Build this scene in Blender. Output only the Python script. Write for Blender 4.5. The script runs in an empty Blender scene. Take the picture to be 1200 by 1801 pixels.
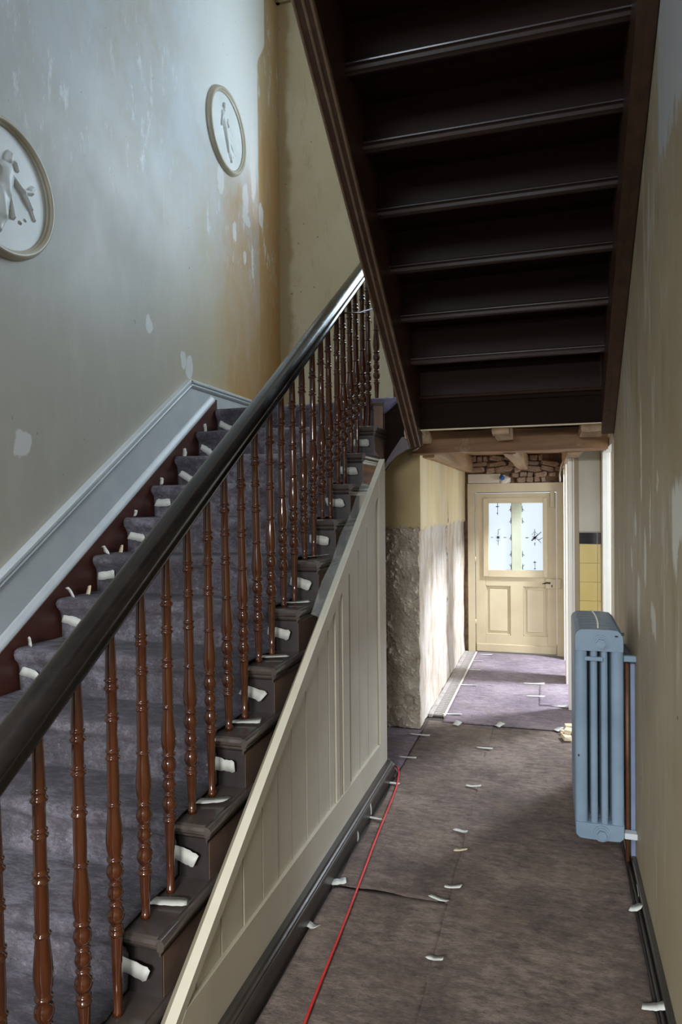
import bpy, bmesh, math, random
from mathutils import Vector, Matrix, noise
random.seed(7)
SC = bpy.context.scene
COL = SC.collection
PI = math.pi

# ------------------------------------------------------------------ camera
F_PX, YAW, ROLL, PITCH = 1213.57, 0.2962, -0.0093, -0.0107
EYE = Vector((0, 0, 1.55))
c, s = math.cos(YAW), math.sin(YAW)
r_, f_, u_ = Vector((c, s, 0)), Vector((-s, c, 0)), Vector((0, 0, 1))
f_, u_ = f_*math.cos(PITCH)+u_*math.sin(PITCH), u_*math.cos(PITCH)-f_*math.sin(PITCH)
r_, u_ = r_*math.cos(ROLL)+u_*math.sin(ROLL), u_*math.cos(ROLL)-r_*math.sin(ROLL)
cd = bpy.data.cameras.new('camera')
cam = bpy.data.objects.new('camera', cd)
COL.objects.link(cam)
m = Matrix((r_, u_, -f_)).transposed().to_4x4()
m.translation = EYE
cam.matrix_world = m
cd.sensor_fit = 'VERTICAL'
cd.sensor_height = 24
cd.sensor_width = 24
cd.lens = F_PX/1801*24
cd.clip_start = 0.02
SC.camera = cam

# ------------------------------------------------------------------ light and exposure
SC.view_settings.view_transform = 'Standard'
SC.view_settings.look = 'None'
SC.view_settings.gamma = 1
SC.view_settings.use_curve_mapping = False
SC.view_settings.exposure = 0.0
world = bpy.data.worlds.new('overcast_sky')
SC.world = world
world.use_nodes = True
bg = world.node_tree.nodes['Background']
bg.inputs[0].default_value = (0.80, 0.90, 1.0, 1)
bg.inputs[1].default_value = 1.15

def area(name, loc, target, sx, sy, power, col):
    d = bpy.data.lights.new(name, 'AREA')
    d.shape = 'RECTANGLE'
    d.size, d.size_y, d.energy, d.color = sx, sy, power, col
    o = bpy.data.objects.new(name, d)
    COL.objects.link(o)
    o.location = loc
    o.rotation_euler = (Vector(target)-Vector(loc)).to_track_quat('-Z', 'Y').to_euler()
    return o
area('stair_window_daylight', (-0.35, 6.0, 4.6), (-1.5, 4.6, 3.9), 1.2, 1.6, 120, (0.68, 0.85, 1.0))
area('front_door_daylight', (-0.55, -3.2, 2.45), (-0.45, 2.0, 1.9), 1.6, 0.6, 390, (0.98, 0.98, 1.0))
area('front_window_daylight', (-1.6, -2.6, 4.6), (-1.6, 2.0, 0.9), 1.2, 1.4, 95, (0.74, 0.85, 1.0))
area('kitchen_daylight', (1.9, 4.6, 1.7), (0.2, 5.0, 1.2), 1.0, 1.2, 45, (0.92, 0.96, 1.0))
area('side_room_daylight', (1.5, 6.32, 3.0), (-0.3, 5.8, 0.0), 0.35, 0.45, 310, (0.80, 0.87, 1.0))

# ------------------------------------------------------------------ material helpers
def S(r, g, b):
    return tuple(((v/255)/12.92 if v/255 <= .04045 else ((v/255+.055)/1.055)**2.4) for v in (r, g, b))+(1,)

class NT:
    def __init__(self, name):
        self.m = bpy.data.materials.new(name)
        self.m.use_nodes = True
        self.t = self.m.node_tree
        self.p = self.t.nodes['Principled BSDF']
        self.co = self.t.nodes.new('ShaderNodeTexCoord').outputs['Object']
        self._pos = None
    def n(self, typ):
        return self.t.nodes.new('ShaderNode'+typ)
    def l(self, a, b):
        if hasattr(a, 'links'):
            self.t.links.new(a, b)
        else:
            b.default_value = a
    @property
    def pos(self):
        if self._pos is None:
            g = self.n('NewGeometry')
            x = self.n('SeparateXYZ')
            self.t.links.new(g.outputs['Position'], x.inputs[0])
            self._pos = (x.outputs[0], x.outputs[1], x.outputs[2], g.outputs['Position'])
        return self._pos
    def mapping(self, scale, vec=None):
        k = self.n('Mapping')
        self.l(vec or self.co, k.inputs['Vector'])
        k.inputs['Scale'].default_value = scale
        return k.outputs[0]
    def noise(self, scale, detail=5, rough=.55, vec=None, dist=0):
        k = self.n('TexNoise')
        self.l(vec or self.co, k.inputs['Vector'])
        k.inputs['Scale'].default_value = scale
        k.inputs['Detail'].default_value = detail
        k.inputs['Roughness'].default_value = rough
        k.inputs['Distortion'].default_value = dist
        return k.outputs['Fac']
    def ramp(self, fac, stops):
        k = self.n('ValToRGB')
        self.l(fac, k.inputs[0])
        e = k.color_ramp.elements
        while len(e) < len(stops):
            e.new(.5)
        for el, (p, cc) in zip(e, stops):
            el.position = p
            el.color = cc if isinstance(cc, tuple) else (cc, cc, cc, 1)
        return k.outputs[0]
    def mix(self, fac, a, b, mode='MIX'):
        k = self.n('Mix')
        k.data_type = 'RGBA'
        k.blend_type = mode
        self.l(fac, k.inputs[0])
        self.l(a, k.inputs[6])
        self.l(b, k.inputs[7])
        return k.outputs[2]
    def math(self, op, a, b=0.0, clamp=False):
        k = self.n('Math')
        k.operation = op
        k.use_clamp = clamp
        self.l(a, k.inputs[0])
        self.l(b, k.inputs[1])
        return k.outputs[0]
    def maprange(self, v, a, b):
        k = self.n('MapRange')
        k.clamp = True
        k.interpolation_type = 'SMOOTHSTEP'
        self.l(v, k.inputs[0])
        k.inputs[1].default_value, k.inputs[2].default_value = a, b
        return k.outputs[0]
    def bump(self, h, strength, dist=.01, prev=None):
        k = self.n('Bump')
        k.inputs['Strength'].default_value = strength
        k.inputs['Distance'].default_value = dist
        self.l(h, k.inputs['Height'])
        if prev is not None:
            self.l(prev, k.inputs['Normal'])
        return k.outputs[0]
    def out(self, col, rough=.6, normal=None, spec=.5, metal=0, coat=0):
        self.l(col, self.p.inputs['Base Color'])
        self.l(rough, self.p.inputs['Roughness'])
        if normal is not None:
            self.l(normal, self.p.inputs['Normal'])
        self.p.inputs['Specular IOR Level'].default_value = spec
        self.p.inputs['Metallic'].default_value = metal
        self.p.inputs['Coat Weight'].default_value = coat
        self.p.inputs['Coat Roughness'].default_value = .08
        return self.m

def basic(name, c1, c2, scale=6, rough=.6, bump=.15, bscale=60, stretch=(1, 1, 1), spec=.5, coat=0, metal=0, lo=.35, hi=.65):
    t = NT(name)
    v = t.mapping(stretch)
    col = t.ramp(t.noise(scale, 6, vec=v), [(lo, c1), (hi, c2)])
    nb = t.bump(t.noise(bscale, 4, vec=v), bump, .004) if bump else None
    return t.out(col, rough, nb, spec, metal, coat)

def wood(name, c1, c2, axis, rough=.35, coat=0, scale=9, bump=.12, worn=None, spec=.5):
    t = NT(name)
    st = [22, 22, 22]
    st[axis] = 1.2
    v = t.mapping(tuple(x/10 for x in st))
    col = t.ramp(t.noise(scale, 8, .65, vec=v, dist=.6), [(.3, c1), (.7, c2)])
    if worn:
        col = t.mix(t.ramp(t.noise(5, 8, .7), [(.58, 0.), (.70, 1.)]), col, worn)
    nb = t.bump(t.noise(scale*4, 5, vec=v), bump, .003)
    return t.out(col, rough, nb, spec, 0, coat)

MT = {}
# stair hall left wall: ochre distemper, grey wash, white filler, painted-in light and shade
t = NT('old_plaster_stair')
X, Y, Z, P = t.pos
n1 = t.noise(1.1, 6, .6, vec=P)
n2 = t.noise(5, 8, .65, vec=t.mapping((1, 1.6, .5), P))
warm = t.math('ADD', t.math('MULTIPLY', t.maprange(Y, 3.2, 5.45), 1.2), t.math('MULTIPLY', n1, .35))
strip = t.maprange(t.math('ADD', Y, t.math('MULTIPLY', t.math('SUBTRACT', t.noise(4, 5, vec=P), .5), .05)), 5.045, 5.075)
warm = t.math('SUBTRACT', warm, t.math('MULTIPLY', t.maprange(Z, 3.4, 4.9), t.math('SUBTRACT', .75, t.math('MULTIPLY', strip, .28))))
base = t.ramp(warm, [(.20, S(172, 168, 156)), (.70, S(182, 168, 138)), (1.25, S(182, 145, 93))])  # ochre of the wall plus the warm shade near the corner, as colour
base = t.mix(t.ramp(n2, [(.48, 0.), (.75, .28)]), base, S(198, 196, 186))
wash_and_light = t.math('MULTIPLY', t.maprange(Z, 2.2, 4.2), t.ramp(t.noise(2.2, 8, .7, vec=t.mapping((1, 1.2, .8), P)), [(.36, .25), (.6, 1.)]))
wash_and_light = t.math('MULTIPLY', wash_and_light, t.math('SUBTRACT', 1.0, t.math('MULTIPLY', strip, .9)))
base = t.mix(t.math('MULTIPLY', wash_and_light, .7), base, S(192, 202, 214))  # bluish tint carries the cool window daylight along with the grey wash
edge = t.math('MULTIPLY', t.math('SUBTRACT', t.noise(9, 4, vec=P), .5), .09)
def patch(cy, cz, ry, rz, soft=.25):
    a = t.math('DIVIDE', t.math('SUBTRACT', t.math('ADD', Y, edge), cy), ry)
    b = t.math('DIVIDE', t.math('SUBTRACT', t.math('ADD', Z, edge), cz), rz)
    d = t.math('ADD', t.math('POWER', t.math('ABSOLUTE', a), 2.5), t.math('POWER', t.math('ABSOLUTE', b), 2.5))
    return t.math('SUBTRACT', 1.0, t.maprange(d, 1-soft, 1+soft))
pm = None
for q in [(4.81, 3.82, .05, .15), (4.83, 3.72, .07, .05), (5.10, 3.86, .05, .09), (3.47, 2.594, .03, .055), (3.86, 2.47, .03, .06), (3.93, 2.43, .04, .07),
          (2.465, 1.83, .045, .06), (4.93, 3.42, .02, .12), (4.78, 3.41, .02, .05), (4.62, 3.55, .03, .07), (4.40, 3.84, .05, .10), (4.96, 4.22, .045, .30)]:
    v = patch(*q)
    pm = v if pm is None else t.math('MAXIMUM', pm, v)
base = t.mix(t.math('MULTIPLY', pm, .8), base, S(214, 214, 214))
filler_and_light = t.math('MULTIPLY', t.math('SUBTRACT', 1.0, t.maprange(t.math('SUBTRACT', Y, t.math('MULTIPLY', t.maprange(Z, 5.0, 5.3), .15)), 5.045, 5.06)), t.maprange(Y, 3.6, 4.6))
filler_and_light = t.math('MULTIPLY', filler_and_light, t.maprange(t.math('ADD', Z, t.math('MULTIPLY', edge, 2.0)), 3.9, 4.35))
base = t.mix(t.math('MULTIPLY', filler_and_light, .9), base, S(222, 226, 226))  # white filler paint and the bright window patch, both held in the colour
scuff = t.math('MULTIPLY', t.maprange(Z, 2.9, 3.6), t.math('MULTIPLY', t.ramp(t.noise(7, 7, .75, vec=t.mapping((1, 2.2, .7), P)), [(.56, 0.), (.64, 1.)]), t.ramp(t.noise(1.3, 3, vec=P), [(.46, 0.), (.58, 1.)])))
base = t.mix(t.math('MULTIPLY', scuff, .6), base, S(226, 232, 240))
specks = t.ramp(t.noise(38, 2, .4, vec=P), [(.20, 1.), (.235, 0.)])
base = t.mix(t.math('MULTIPLY', specks, .5), base, S(80, 66, 52))
nb = t.bump(n2, .25, .006, t.bump(t.noise(70, 3, vec=P), .08, .002))
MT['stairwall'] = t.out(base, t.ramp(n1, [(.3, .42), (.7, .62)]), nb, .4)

t = NT('beige_plaster')
X, Y, Z, P = t.pos
n1 = t.noise(1.6, 7, .6, vec=P)
base = t.ramp(n1, [(.3, S(184, 170, 138)), (.55, S(196, 184, 154)), (.75, S(204, 196, 172))])
base = t.mix(t.ramp(t.noise(7, 8, .7, vec=t.mapping((2, 2, .5), P)), [(.55, 0.), (.8, .6)]), base, S(150, 128, 92))
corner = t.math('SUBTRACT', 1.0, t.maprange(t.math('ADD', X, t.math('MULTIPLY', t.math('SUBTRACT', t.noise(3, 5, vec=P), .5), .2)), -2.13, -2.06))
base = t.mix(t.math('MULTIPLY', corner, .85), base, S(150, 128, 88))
specks = t.ramp(t.noise(26, 2, .4, vec=P), [(.22, 1.), (.25, 0.)])
base = t.mix(t.math('MULTIPLY', specks, .7), base, S(96, 78, 60))
MT['backwall'] = t.out(base, .7, t.bump(t.noise(30, 6, vec=P), .12, .004), .35)

t = NT('scuffed_plaster')
X, Y, Z, P = t.pos
n1 = t.noise(1.3, 7, .6, vec=P)
base = t.ramp(n1, [(.28, S(158, 140, 110)), (.5, S(174, 159, 130)), (.72, S(188, 177, 152))])
st = t.noise(4, 8, .7, vec=t.mapping((1, 2.6, .55), P))
base = t.mix(t.ramp(st, [(.54, 0.), (.66, .75)]), base, S(206, 202, 190))
base = t.mix(t.ramp(t.noise(2.6, 6, .65, vec=t.mapping((1, 2.2, .8), P)), [(.55, 0.), (.68, .5)]), base, S(140, 120, 88))
edge = t.math('MULTIPLY', t.math('SUBTRACT', t.noise(12, 5, .65, vec=t.mapping((1, 1.6, .6), P)), .5), .16)
gw = t.math('MULTIPLY', t.maprange(t.math('ADD', Z, t.math('MULTIPLY', edge, 3.0)), 2.60, 2.68), t.math('SUBTRACT', 1.0, t.maprange(t.math('ADD', Y, edge), 2.42, 2.50)))
base = t.mix(t.math('MULTIPLY', gw, .75), base, S(192, 196, 198))
pm = None
for q in [(2.10, 1.47, .13, .14), (2.84, 1.34, .035, .10), (2.62, 1.14, .045, .06), (3.05, 1.13, .05, .12), (2.70, 1.50, .014, .13), (2.95, 1.75, .02, .2), (3.3, 1.3, .03, .05), (2.52, 1.62, .012, .04), (3.15, 1.46, .02, .05)]:
    v = patch(*q, soft=.5)
    pm = v if pm is None else t.math('MAXIMUM', pm, v)
hole = patch(2.03, 1.33, .11, .13)
pm = t.math('MULTIPLY', pm, t.math('SUBTRACT', 1.0, hole))
base = t.mix(t.math('MULTIPLY', pm, .9), base, S(222, 222, 210))
low = t.math('SUBTRACT', 1.0, t.maprange(Z, .4, 1.3))
base = t.mix(t.math('MULTIPLY', low, .45), base, S(186, 172, 140))
specks = t.ramp(t.noise(24, 2, .4, vec=P), [(.21, 1.), (.235, 0.)])
base = t.mix(t.math('MULTIPLY', specks, .7), base, S(90, 76, 60))
MT['rightwall'] = t.out(base, .6, t.bump(st, .2, .006), .4)

# hall left wall: cream distemper above, hacked-off plaster below
t = NT('hacked_plaster')
X, Y, Z, P = t.pos
lim = t.math('ADD', Z, t.math('MULTIPLY', t.math('SUBTRACT', t.noise(14, 6, .7, vec=P), .5), .16))
lower = t.math('SUBTRACT', 1.0, t.maprange(lim, 1.36, 1.385))
cream = t.ramp(t.noise(2.5, 6, vec=t.mapping((1, 2, .6), P)), [(.35, S(222, 200, 150)), (.6, S(228, 212, 172)), (.72, S(222, 220, 210))])
raw = t.ramp(t.noise(5, 9, .7, vec=t.mapping((1, 2.4, .6), P)), [(.3, S(172, 150, 126)), (.48, S(204, 190, 172)), (.65, S(222, 218, 212))])
raw = t.mix(t.ramp(t.noise(16, 6, .75, vec=t.mapping((1, 2.2, .5), P)), [(.30, 1.), (.36, 0.)]), raw, S(110, 92, 76))
col = t.mix(lower, cream, raw)
crk = t.math('ABSOLUTE', t.math('SUBTRACT', t.math('ADD', Y, t.math('MULTIPLY', t.math('SUBTRACT', t.noise(6, 6, .7, vec=P), .5), .12)), 6.02))
crk = t.math('MULTIPLY', t.math('SUBTRACT', 1.0, t.maprange(crk, .012, .03)), t.math('MULTIPLY', t.maprange(Z, .1, .3), t.math('SUBTRACT', 1.0, t.maprange(Z, 1.45, 1.6))))
crk = t.math('MULTIPLY', crk, t.ramp(t.noise(3.5, 3, vec=P), [(.42, 0.), (.5, 1.)]))
col = t.mix(crk, col, S(70, 56, 44))
nb = t.bump(t.math('ADD', t.noise(20, 8, .7, vec=P), t.math('MULTIPLY', crk, -1.5)), .5, .012)
MT['hallwall'] = t.out(col, .8, nb, .3)

# pillar: cream above, rough grey rendering below
t = NT('rough_render')
X, Y, Z, P = t.pos
lim = t.math('ADD', Z, t.math('MULTIPLY', t.math('SUBTRACT', t.noise(16, 6, .7, vec=P), .5), .10))
lower = t.math('SUBTRACT', 1.0, t.maprange(lim, 1.375, 1.39))
cream = t.ramp(t.noise(2.5, 6, vec=P), [(.35, S(186, 166, 122)), (.65, S(196, 178, 136))])
raw = t.ramp(t.noise(9, 9, .72, vec=P), [(.30, S(140, 128, 110)), (.40, S(196, 185, 166)), (.55, S(216, 206, 188)), (.7, S(228, 220, 204))])
MT['pillar'] = t.out(t.mix(lower, cream, raw), .85, t.bump(t.math('MULTIPLY', t.math('ADD', t.noise(60, 9, .85, vec=P), t.noise(17, 6, .7, vec=P)), lower), .7, .014), .05)

def felt(name, c1, c2, c3, dirt):
    t = NT(name)
    X, Y, Z, P = t.pos
    a = t.noise(1.6, 7, .7, vec=P)
    mid = t.noise(13, 8, .8, vec=t.mapping((1, 2.4, 1), P))
    fib = t.noise(85, 6, .85, vec=t.mapping((.7, 2.6, 1.4), P), dist=.8)
    col = t.ramp(t.math('ADD', t.math('MULTIPLY', a, .5), t.math('MULTIPLY', mid, .5)), [(.41, c1), (.5, c2), (.58, c3)])
    col = t.mix(t.ramp(t.noise(2.6, 8, .8, vec=P), [(.52, 0.), (.66, dirt)]), col, S(134, 112, 88))
    col = t.mix(t.ramp(mid, [(.30, .55), (.44, 0.)]), col, S(38, 30, 30))
    col = t.mix(t.ramp(fib, [(.36, .85), (.47, 0.)]), col, S(44, 36, 36))
    col = t.mix(t.ramp(fib, [(.57, 0.), (.68, .7)]), col, S(178, 168, 168))
    h = t.math('ADD', t.math('MULTIPLY', fib, .8), mid)
    m = t.out(col, .85, t.bump(h, .9, .010), .25)
    t.p.inputs['Sheen Weight'].default_value = .15
    t.p.inputs['Sheen Roughness'].default_value = .5
    return m
MT['felt_floor'] = felt('floor_felt', S(78, 62, 55), S(116, 97, 86), S(154, 134, 120), .6)
MT['felt_hall'] = felt('hall_felt', S(112, 98, 108), S(140, 124, 134), S(164, 150, 156), .4)
MT['felt_stair'] = felt('stair_felt', S(56, 52, 60), S(86, 81, 90), S(132, 127, 138), .10)

MT['darkfloor'] = basic('dark_floorboards', S(54, 50, 46), S(72, 66, 60), 8, .45, .1)
MT['baluster'] = wood('varnished_mahogany', S(62, 30, 13), S(98, 50, 21), 2, .13, .5, 12, .03)
t = NT('ebonised_rail')
col = t.ramp(t.noise(7, 8, .7, vec=t.mapping((3, .5, 3))), [(.35, S(20, 16, 15)), (.62, S(32, 27, 24)), (.8, S(52, 44, 38))])
MT['rail'] = t.out(col, t.ramp(t.noise(5, 6), [(.3, .14), (.7, .34)]), t.bump(t.noise(24, 6), .12, .003), .5, 0, .15)
MT['tread'] = basic('grey_brown_paint', S(66, 58, 54), S(82, 74, 68), 10, .3, .08, 40, coat=.6)
MT['riser'] = basic('dark_riser_paint', S(44, 40, 38), S(56, 50, 48), 10, .4, .1, 40)
MT['string'] = basic('brown_gloss_string', S(132, 108, 94), S(148, 124, 110), 7, .10, .02, 30, coat=1.0)
MT['wallstring'] = basic('oxblood_paint', S(66, 34, 27), S(80, 42, 33), 7, .45, .08, 30)
MT['darkwood'] = wood('dark_oak_soffit', S(30, 18, 11), S(46, 29, 18), 0, .5, 0, 8, .12, spec=.12)
MT['beadwood'] = wood('highlight_oak_bead', S(104, 82, 66), S(134, 110, 90), 1, .25, .3, 8, .1)  # bead highlights put into the colour, lighter than the string wood
MT['darkmould'] = wood('dark_oak_moulding', S(40, 26, 18), S(58, 40, 28), 0, .3, .2, 8, .1)
MT['darkstring'] = wood('dark_oak_string', S(58, 39, 29), S(82, 58, 43), 1, .4, 0, 8, .15, spec=.4)
MT['fascia'] = wood('dark_oak_fascia', S(24, 16, 11), S(36, 25, 17), 0, .7, 0, 6, .1, spec=.06)
MT['white'] = basic('white_gloss_paint', S(186, 194, 198), S(198, 204, 206), 5, .42, .06, 25)
MT['cream'] = basic('cream_panel_paint', S(190, 184, 164), S(200, 194, 175), 4, .42, .05, 30)
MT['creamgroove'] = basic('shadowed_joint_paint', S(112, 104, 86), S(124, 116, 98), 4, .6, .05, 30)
MT['doorpaint'] = basic('yellowed_door_paint', S(186, 170, 137), S(198, 184, 150), 3, .4, .05, 30)
MT['doorpanel'] = basic('door_panel_paint', S(190, 175, 143), S(201, 187, 154), 3, .45, .05, 30)
MT['base_dark'] = basic('worn_black_baseboard', S(46, 44, 40), S(66, 62, 56), 9, .35, .15, 40, stretch=(1, .3, 1))
MT['plaster'] = basic('medallion_plaster', S(206, 212, 212), S(220, 224, 224), 5, .45, .03, 60)
MT['rim'] = basic('medallion_rim_paint', S(176, 168, 148), S(192, 186, 168), 4, .35, .03, 40)
MT['radiator'] = basic('blue_grey_enamel', S(112, 132, 148), S(124, 144, 160), 5, .4, .12, 50)
MT['chip'] = basic('dark_iron', S(28, 26, 26), S(44, 38, 34), 12, .6, .1)
MT['pipe'] = basic('rusty_brown_pipe', S(80, 50, 30), S(104, 68, 42), 9, .5, .2)
MT['bluepaint'] = basic('blue_grey_board', S(104, 116, 140), S(122, 134, 156), 6, .5, .1)
MT['beam'] = wood('old_beam', S(122, 90, 64), S(176, 138, 102), 0, .75, 0, 6, .5, S(196, 180, 156))
MT['joist'] = wood('old_joist', S(140, 112, 84), S(184, 156, 122), 1, .75, 0, 6, .4, S(208, 194, 170))
MT['lath'] = wood('pale_ceiling_boards', S(190, 150, 104), S(220, 184, 134), 0, .7, 0, 6, .3)
MT['stone'] = basic('rubble_stone', S(126, 102, 84), S(178, 152, 130), 9, .85, .5, 40)
MT['mortar'] = basic('brown_mortar', S(96, 76, 60), S(140, 116, 94), 12, .9, .6, 40)
MT['whiteplaster'] = basic('white_plaster', S(216, 206, 190), S(226, 218, 204), 5, .8, .2, 40)
MT['tape'] = basic('masking_tape', S(190, 192, 184), S(206, 208, 200), 20, .6, .1, 80)
MT['tape_y'] = basic('aged_masking_tape', S(206, 190, 158), S(220, 206, 176), 20, .65, .1, 80)
MT['red'] = basic('red_cable_pvc', S(196, 44, 44), S(214, 62, 58), 8, .35, 0)
MT['tile'] = basic('yellow_glazed_tile', S(226, 202, 128), S(234, 212, 142), 3, .12, .02, 30, coat=.3)
MT['tile_dark'] = basic('dark_border_tile', S(34, 28, 34), S(50, 42, 48), 4, .12, .02, 30)
MT['casing'] = wood('grey_brown_casing', S(140, 120, 92), S(170, 150, 120), 2, .55, 0, 6, .2)
MT['whitedoor'] = basic('white_frame_paint', S(226, 222, 210), S(234, 230, 220), 3, .35, .04, 30)
MT['blue'] = basic('blue_plastic_cap', S(20, 84, 150), S(28, 100, 170), 5, .35, 0)
MT['steel'] = basic('dark_handle_metal', S(40, 34, 30), S(58, 48, 42), 10, .35, .05, metal=.6)
MT['lockpaint'] = basic('painted_lock', S(186, 172, 138), S(198, 184, 150), 5, .4, .1)
MT['wire'] = basic('white_flex', S(206, 196, 176), S(216, 206, 190), 8, .5, 0)
MT['flap'] = basic('grey_cloth', S(88, 80, 82), S(108, 100, 102), 6, .6, .2)
MT['sheet'] = basic('lilac_dust_sheet', S(96, 90, 116), S(120, 114, 140), 6, .6, .2)
MT['ceiling'] = basic('ceiling_plaster', S(190, 184, 168), S(204, 198, 184), 3, .8, .1)
MT['greenmull'] = basic('pale_green_mullion', S(176, 182, 158), S(190, 196, 172), 3, .4, .02)
MT['lead'] = basic('dark_lead', S(40, 44, 54), S(60, 64, 74), 8, .5, .05)
MT['concrete'] = basic('grille_concrete', S(150, 142, 134), S(178, 172, 166), 14, .7, .3)
MT['chipwood'] = basic('pale_offcut', S(206, 186, 150), S(224, 206, 172), 8, .6, .2)

def film(name, tint, amount, rough):
    t = NT(name)
    t.t.nodes.remove(t.p)
    tr = t.n('BsdfTransparent')
    tr.inputs[0].default_value = (.97, .98, .98, 1)
    gl = t.n('BsdfPrincipled')
    gl.inputs['Base Color'].default_value = tint
    gl.inputs['Roughness'].default_value = rough
    gl.inputs['Specular IOR Level'].default_value = .8
    mx = t.n('MixShader')
    if name == 'clear_plastic_film':
        w = t.ramp(t.noise(5, 3, .5, vec=t.mapping((1, 1, .6))), [(.40, amount*.45), (.62, amount)])
        t.l(w, mx.inputs[0])
    else:
        mx.inputs[0].default_value = amount
    t.t.links.new(tr.outputs[0], mx.inputs[1])
    t.t.links.new(gl.outputs[0], mx.inputs[2])
    o = [n for n in t.t.nodes if n.type == 'OUTPUT_MATERIAL'][0]
    t.t.links.new(mx.outputs[0], o.inputs['Surface'])
    return t.m
MT['film'] = film('clear_plastic_film', S(224, 230, 226), .26, .2)
MT['glass'] = film('window_glass', S(225, 235, 240), .10, .03)

# ------------------------------------------------------------------ mesh helpers
class MB:
    def __init__(self):
        self.v, self.f, self.sm = [], [], []
    def add(self, vs, fs, smooth=False):
        b = len(self.v)
        self.v += [tuple(p) for p in vs]
        self.f += [tuple(i+b for i in q) for q in fs]
        self.sm += [smooth]*len(fs)
        return self
    def box(self, x0, x1, y0, y1, z0, z1, bev=0):
        if bev:
            bm = bmesh.new()
            bmesh.ops.create_cube(bm, size=1)
            for v in bm.verts:
                v.co = Vector((x0+(v.co.x+.5)*(x1-x0), y0+(v.co.y+.5)*(y1-y0), z0+(v.co.z+.5)*(z1-z0)))
            bmesh.ops.bevel(bm, geom=bm.edges[:], offset=bev, segments=1, affect='EDGES')
            bm.verts.index_update()
            self.add([v.co for v in bm.verts], [[v.index for v in q.verts] for q in bm.faces])
            bm.free()
            return self
        vs = [(x, y, z) for x in (x0, x1) for y in (y0, y1) for z in (z0, z1)]
        return self.add(vs, [(0, 1, 3, 2), (4, 6, 7, 5), (0, 4, 5, 1), (2, 3, 7, 6), (0, 2, 6, 4), (1, 5, 7, 3)])
    def prism(self, poly, a0, a1, axis, smooth=False):
        """poly in the two other axes, extruded along axis"""
        n = len(poly)
        def mk(p, a):
            return {0: (a, p[0], p[1]), 1: (p[0], a, p[1]), 2: (p[0], p[1], a)}[axis]
        vs = [mk(p, a0) for p in poly]+[mk(p, a1) for p in poly]
        self.add(vs, [(i, (i+1) % n, (i+1) % n+n, i+n) for i in range(n)], smooth)
        self.add(vs, [tuple(range(n))[::-1], tuple(range(n, 2*n))])
        return self
    def lathe(self, prof, cx, cy, seg=16):
        vs, fs = [], []
        for r, z in prof:
            for k in range(seg):
                a = 2*PI*k/seg
                vs.append((cx+r*math.cos(a), cy+r*math.sin(a), z))
        for i in range(len(prof)-1):
            for k in range(seg):
                k2 = (k+1) % seg
                fs.append((i*seg+k, i*seg+k2, (i+1)*seg+k2, (i+1)*seg+k))
        fs.append(tuple(range(seg))[::-1])
        fs.append(tuple(range((len(prof)-1)*seg, len(prof)*seg)))
        return self.add(vs, fs, True)
    def tube(self, pts, r, seg=8):
        pts = [Vector(p) for p in pts]
        vs, fs = [], []
        up = Vector((0.13, .2, 1)).normalized()
        for i, p in enumerate(pts):
            d = (pts[min(i+1, len(pts)-1)]-pts[max(i-1, 0)]).normalized()
            if abs(d.dot(up)) > .97:
                a = d.cross(Vector((1, 0, 0))).normalized()
            else:
                a = d.cross(up).normalized()
            b = d.cross(a)
            rr = r[i] if isinstance(r, (list, tuple)) else r
            for k in range(seg):
                t_ = 2*PI*k/seg
                vs.append(p+a*rr*math.cos(t_)+b*rr*math.sin(t_))
        for i in range(len(pts)-1):
            for k in range(seg):
                k2 = (k+1) % seg
                fs.append((i*seg+k, i*seg+k2, (i+1)*seg+k2, (i+1)*seg+k))
        fs.append(tuple(range(seg)))
        fs.append(tuple(range((len(pts)-1)*seg, len(pts)*seg))[::-1])
        return self.add(vs, fs, True)
    def sweep(self, prof, p0, p1, side, upv, smooth=True):
        """profile (a,b) along side/up, swept straight from p0 to p1"""
        p0, p1, side, upv = Vector(p0), Vector(p1), Vector(side), Vector(upv)
        n = len(prof)
        vs = [p+side*a+upv*b for p in (p0, p1) for a, b in prof]
        self.add(vs, [(i, (i+1) % n, (i+1) % n+n, i+n) for i in range(n)], smooth)
        return self.add(vs, [tuple(range(n))[::-1], tuple(range(n, 2*n))])
    def grid(self, fn, nu, nv, smooth=True):
        vs = [fn(i/nu, j/nv) for i in range(nu+1) for j in range(nv+1)]
        fs = [(i*(nv+1)+j, (i+1)*(nv+1)+j, (i+1)*(nv+1)+j+1, i*(nv+1)+j+1) for i in range(nu) for j in range(nv)]
        return self.add(vs, fs, smooth)
    def build(self, name, mat, parent=None, recalc=True):
        me = bpy.data.meshes.new(name)
        off = Vector((0, 0, 0))
        q = parent
        while q is not None:
            off += q.location
            q = q.parent
        me.from_pydata([tuple(Vector(p)-off) for p in self.v], [], self.f)
        for p, sm in zip(me.polygons, self.sm):
            p.use_smooth = sm
        if recalc:
            bm = bmesh.new()
            bm.from_mesh(me)
            bmesh.ops.recalc_face_normals(bm, faces=bm.faces[:])
            bm.to_mesh(me)
            bm.free()
        me.materials.append(MT[mat] if isinstance(mat, str) else mat)
        o = bpy.data.objects.new(name, me)
        COL.objects.link(o)
        if parent is not None:
            o.parent = parent
        return o

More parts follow.
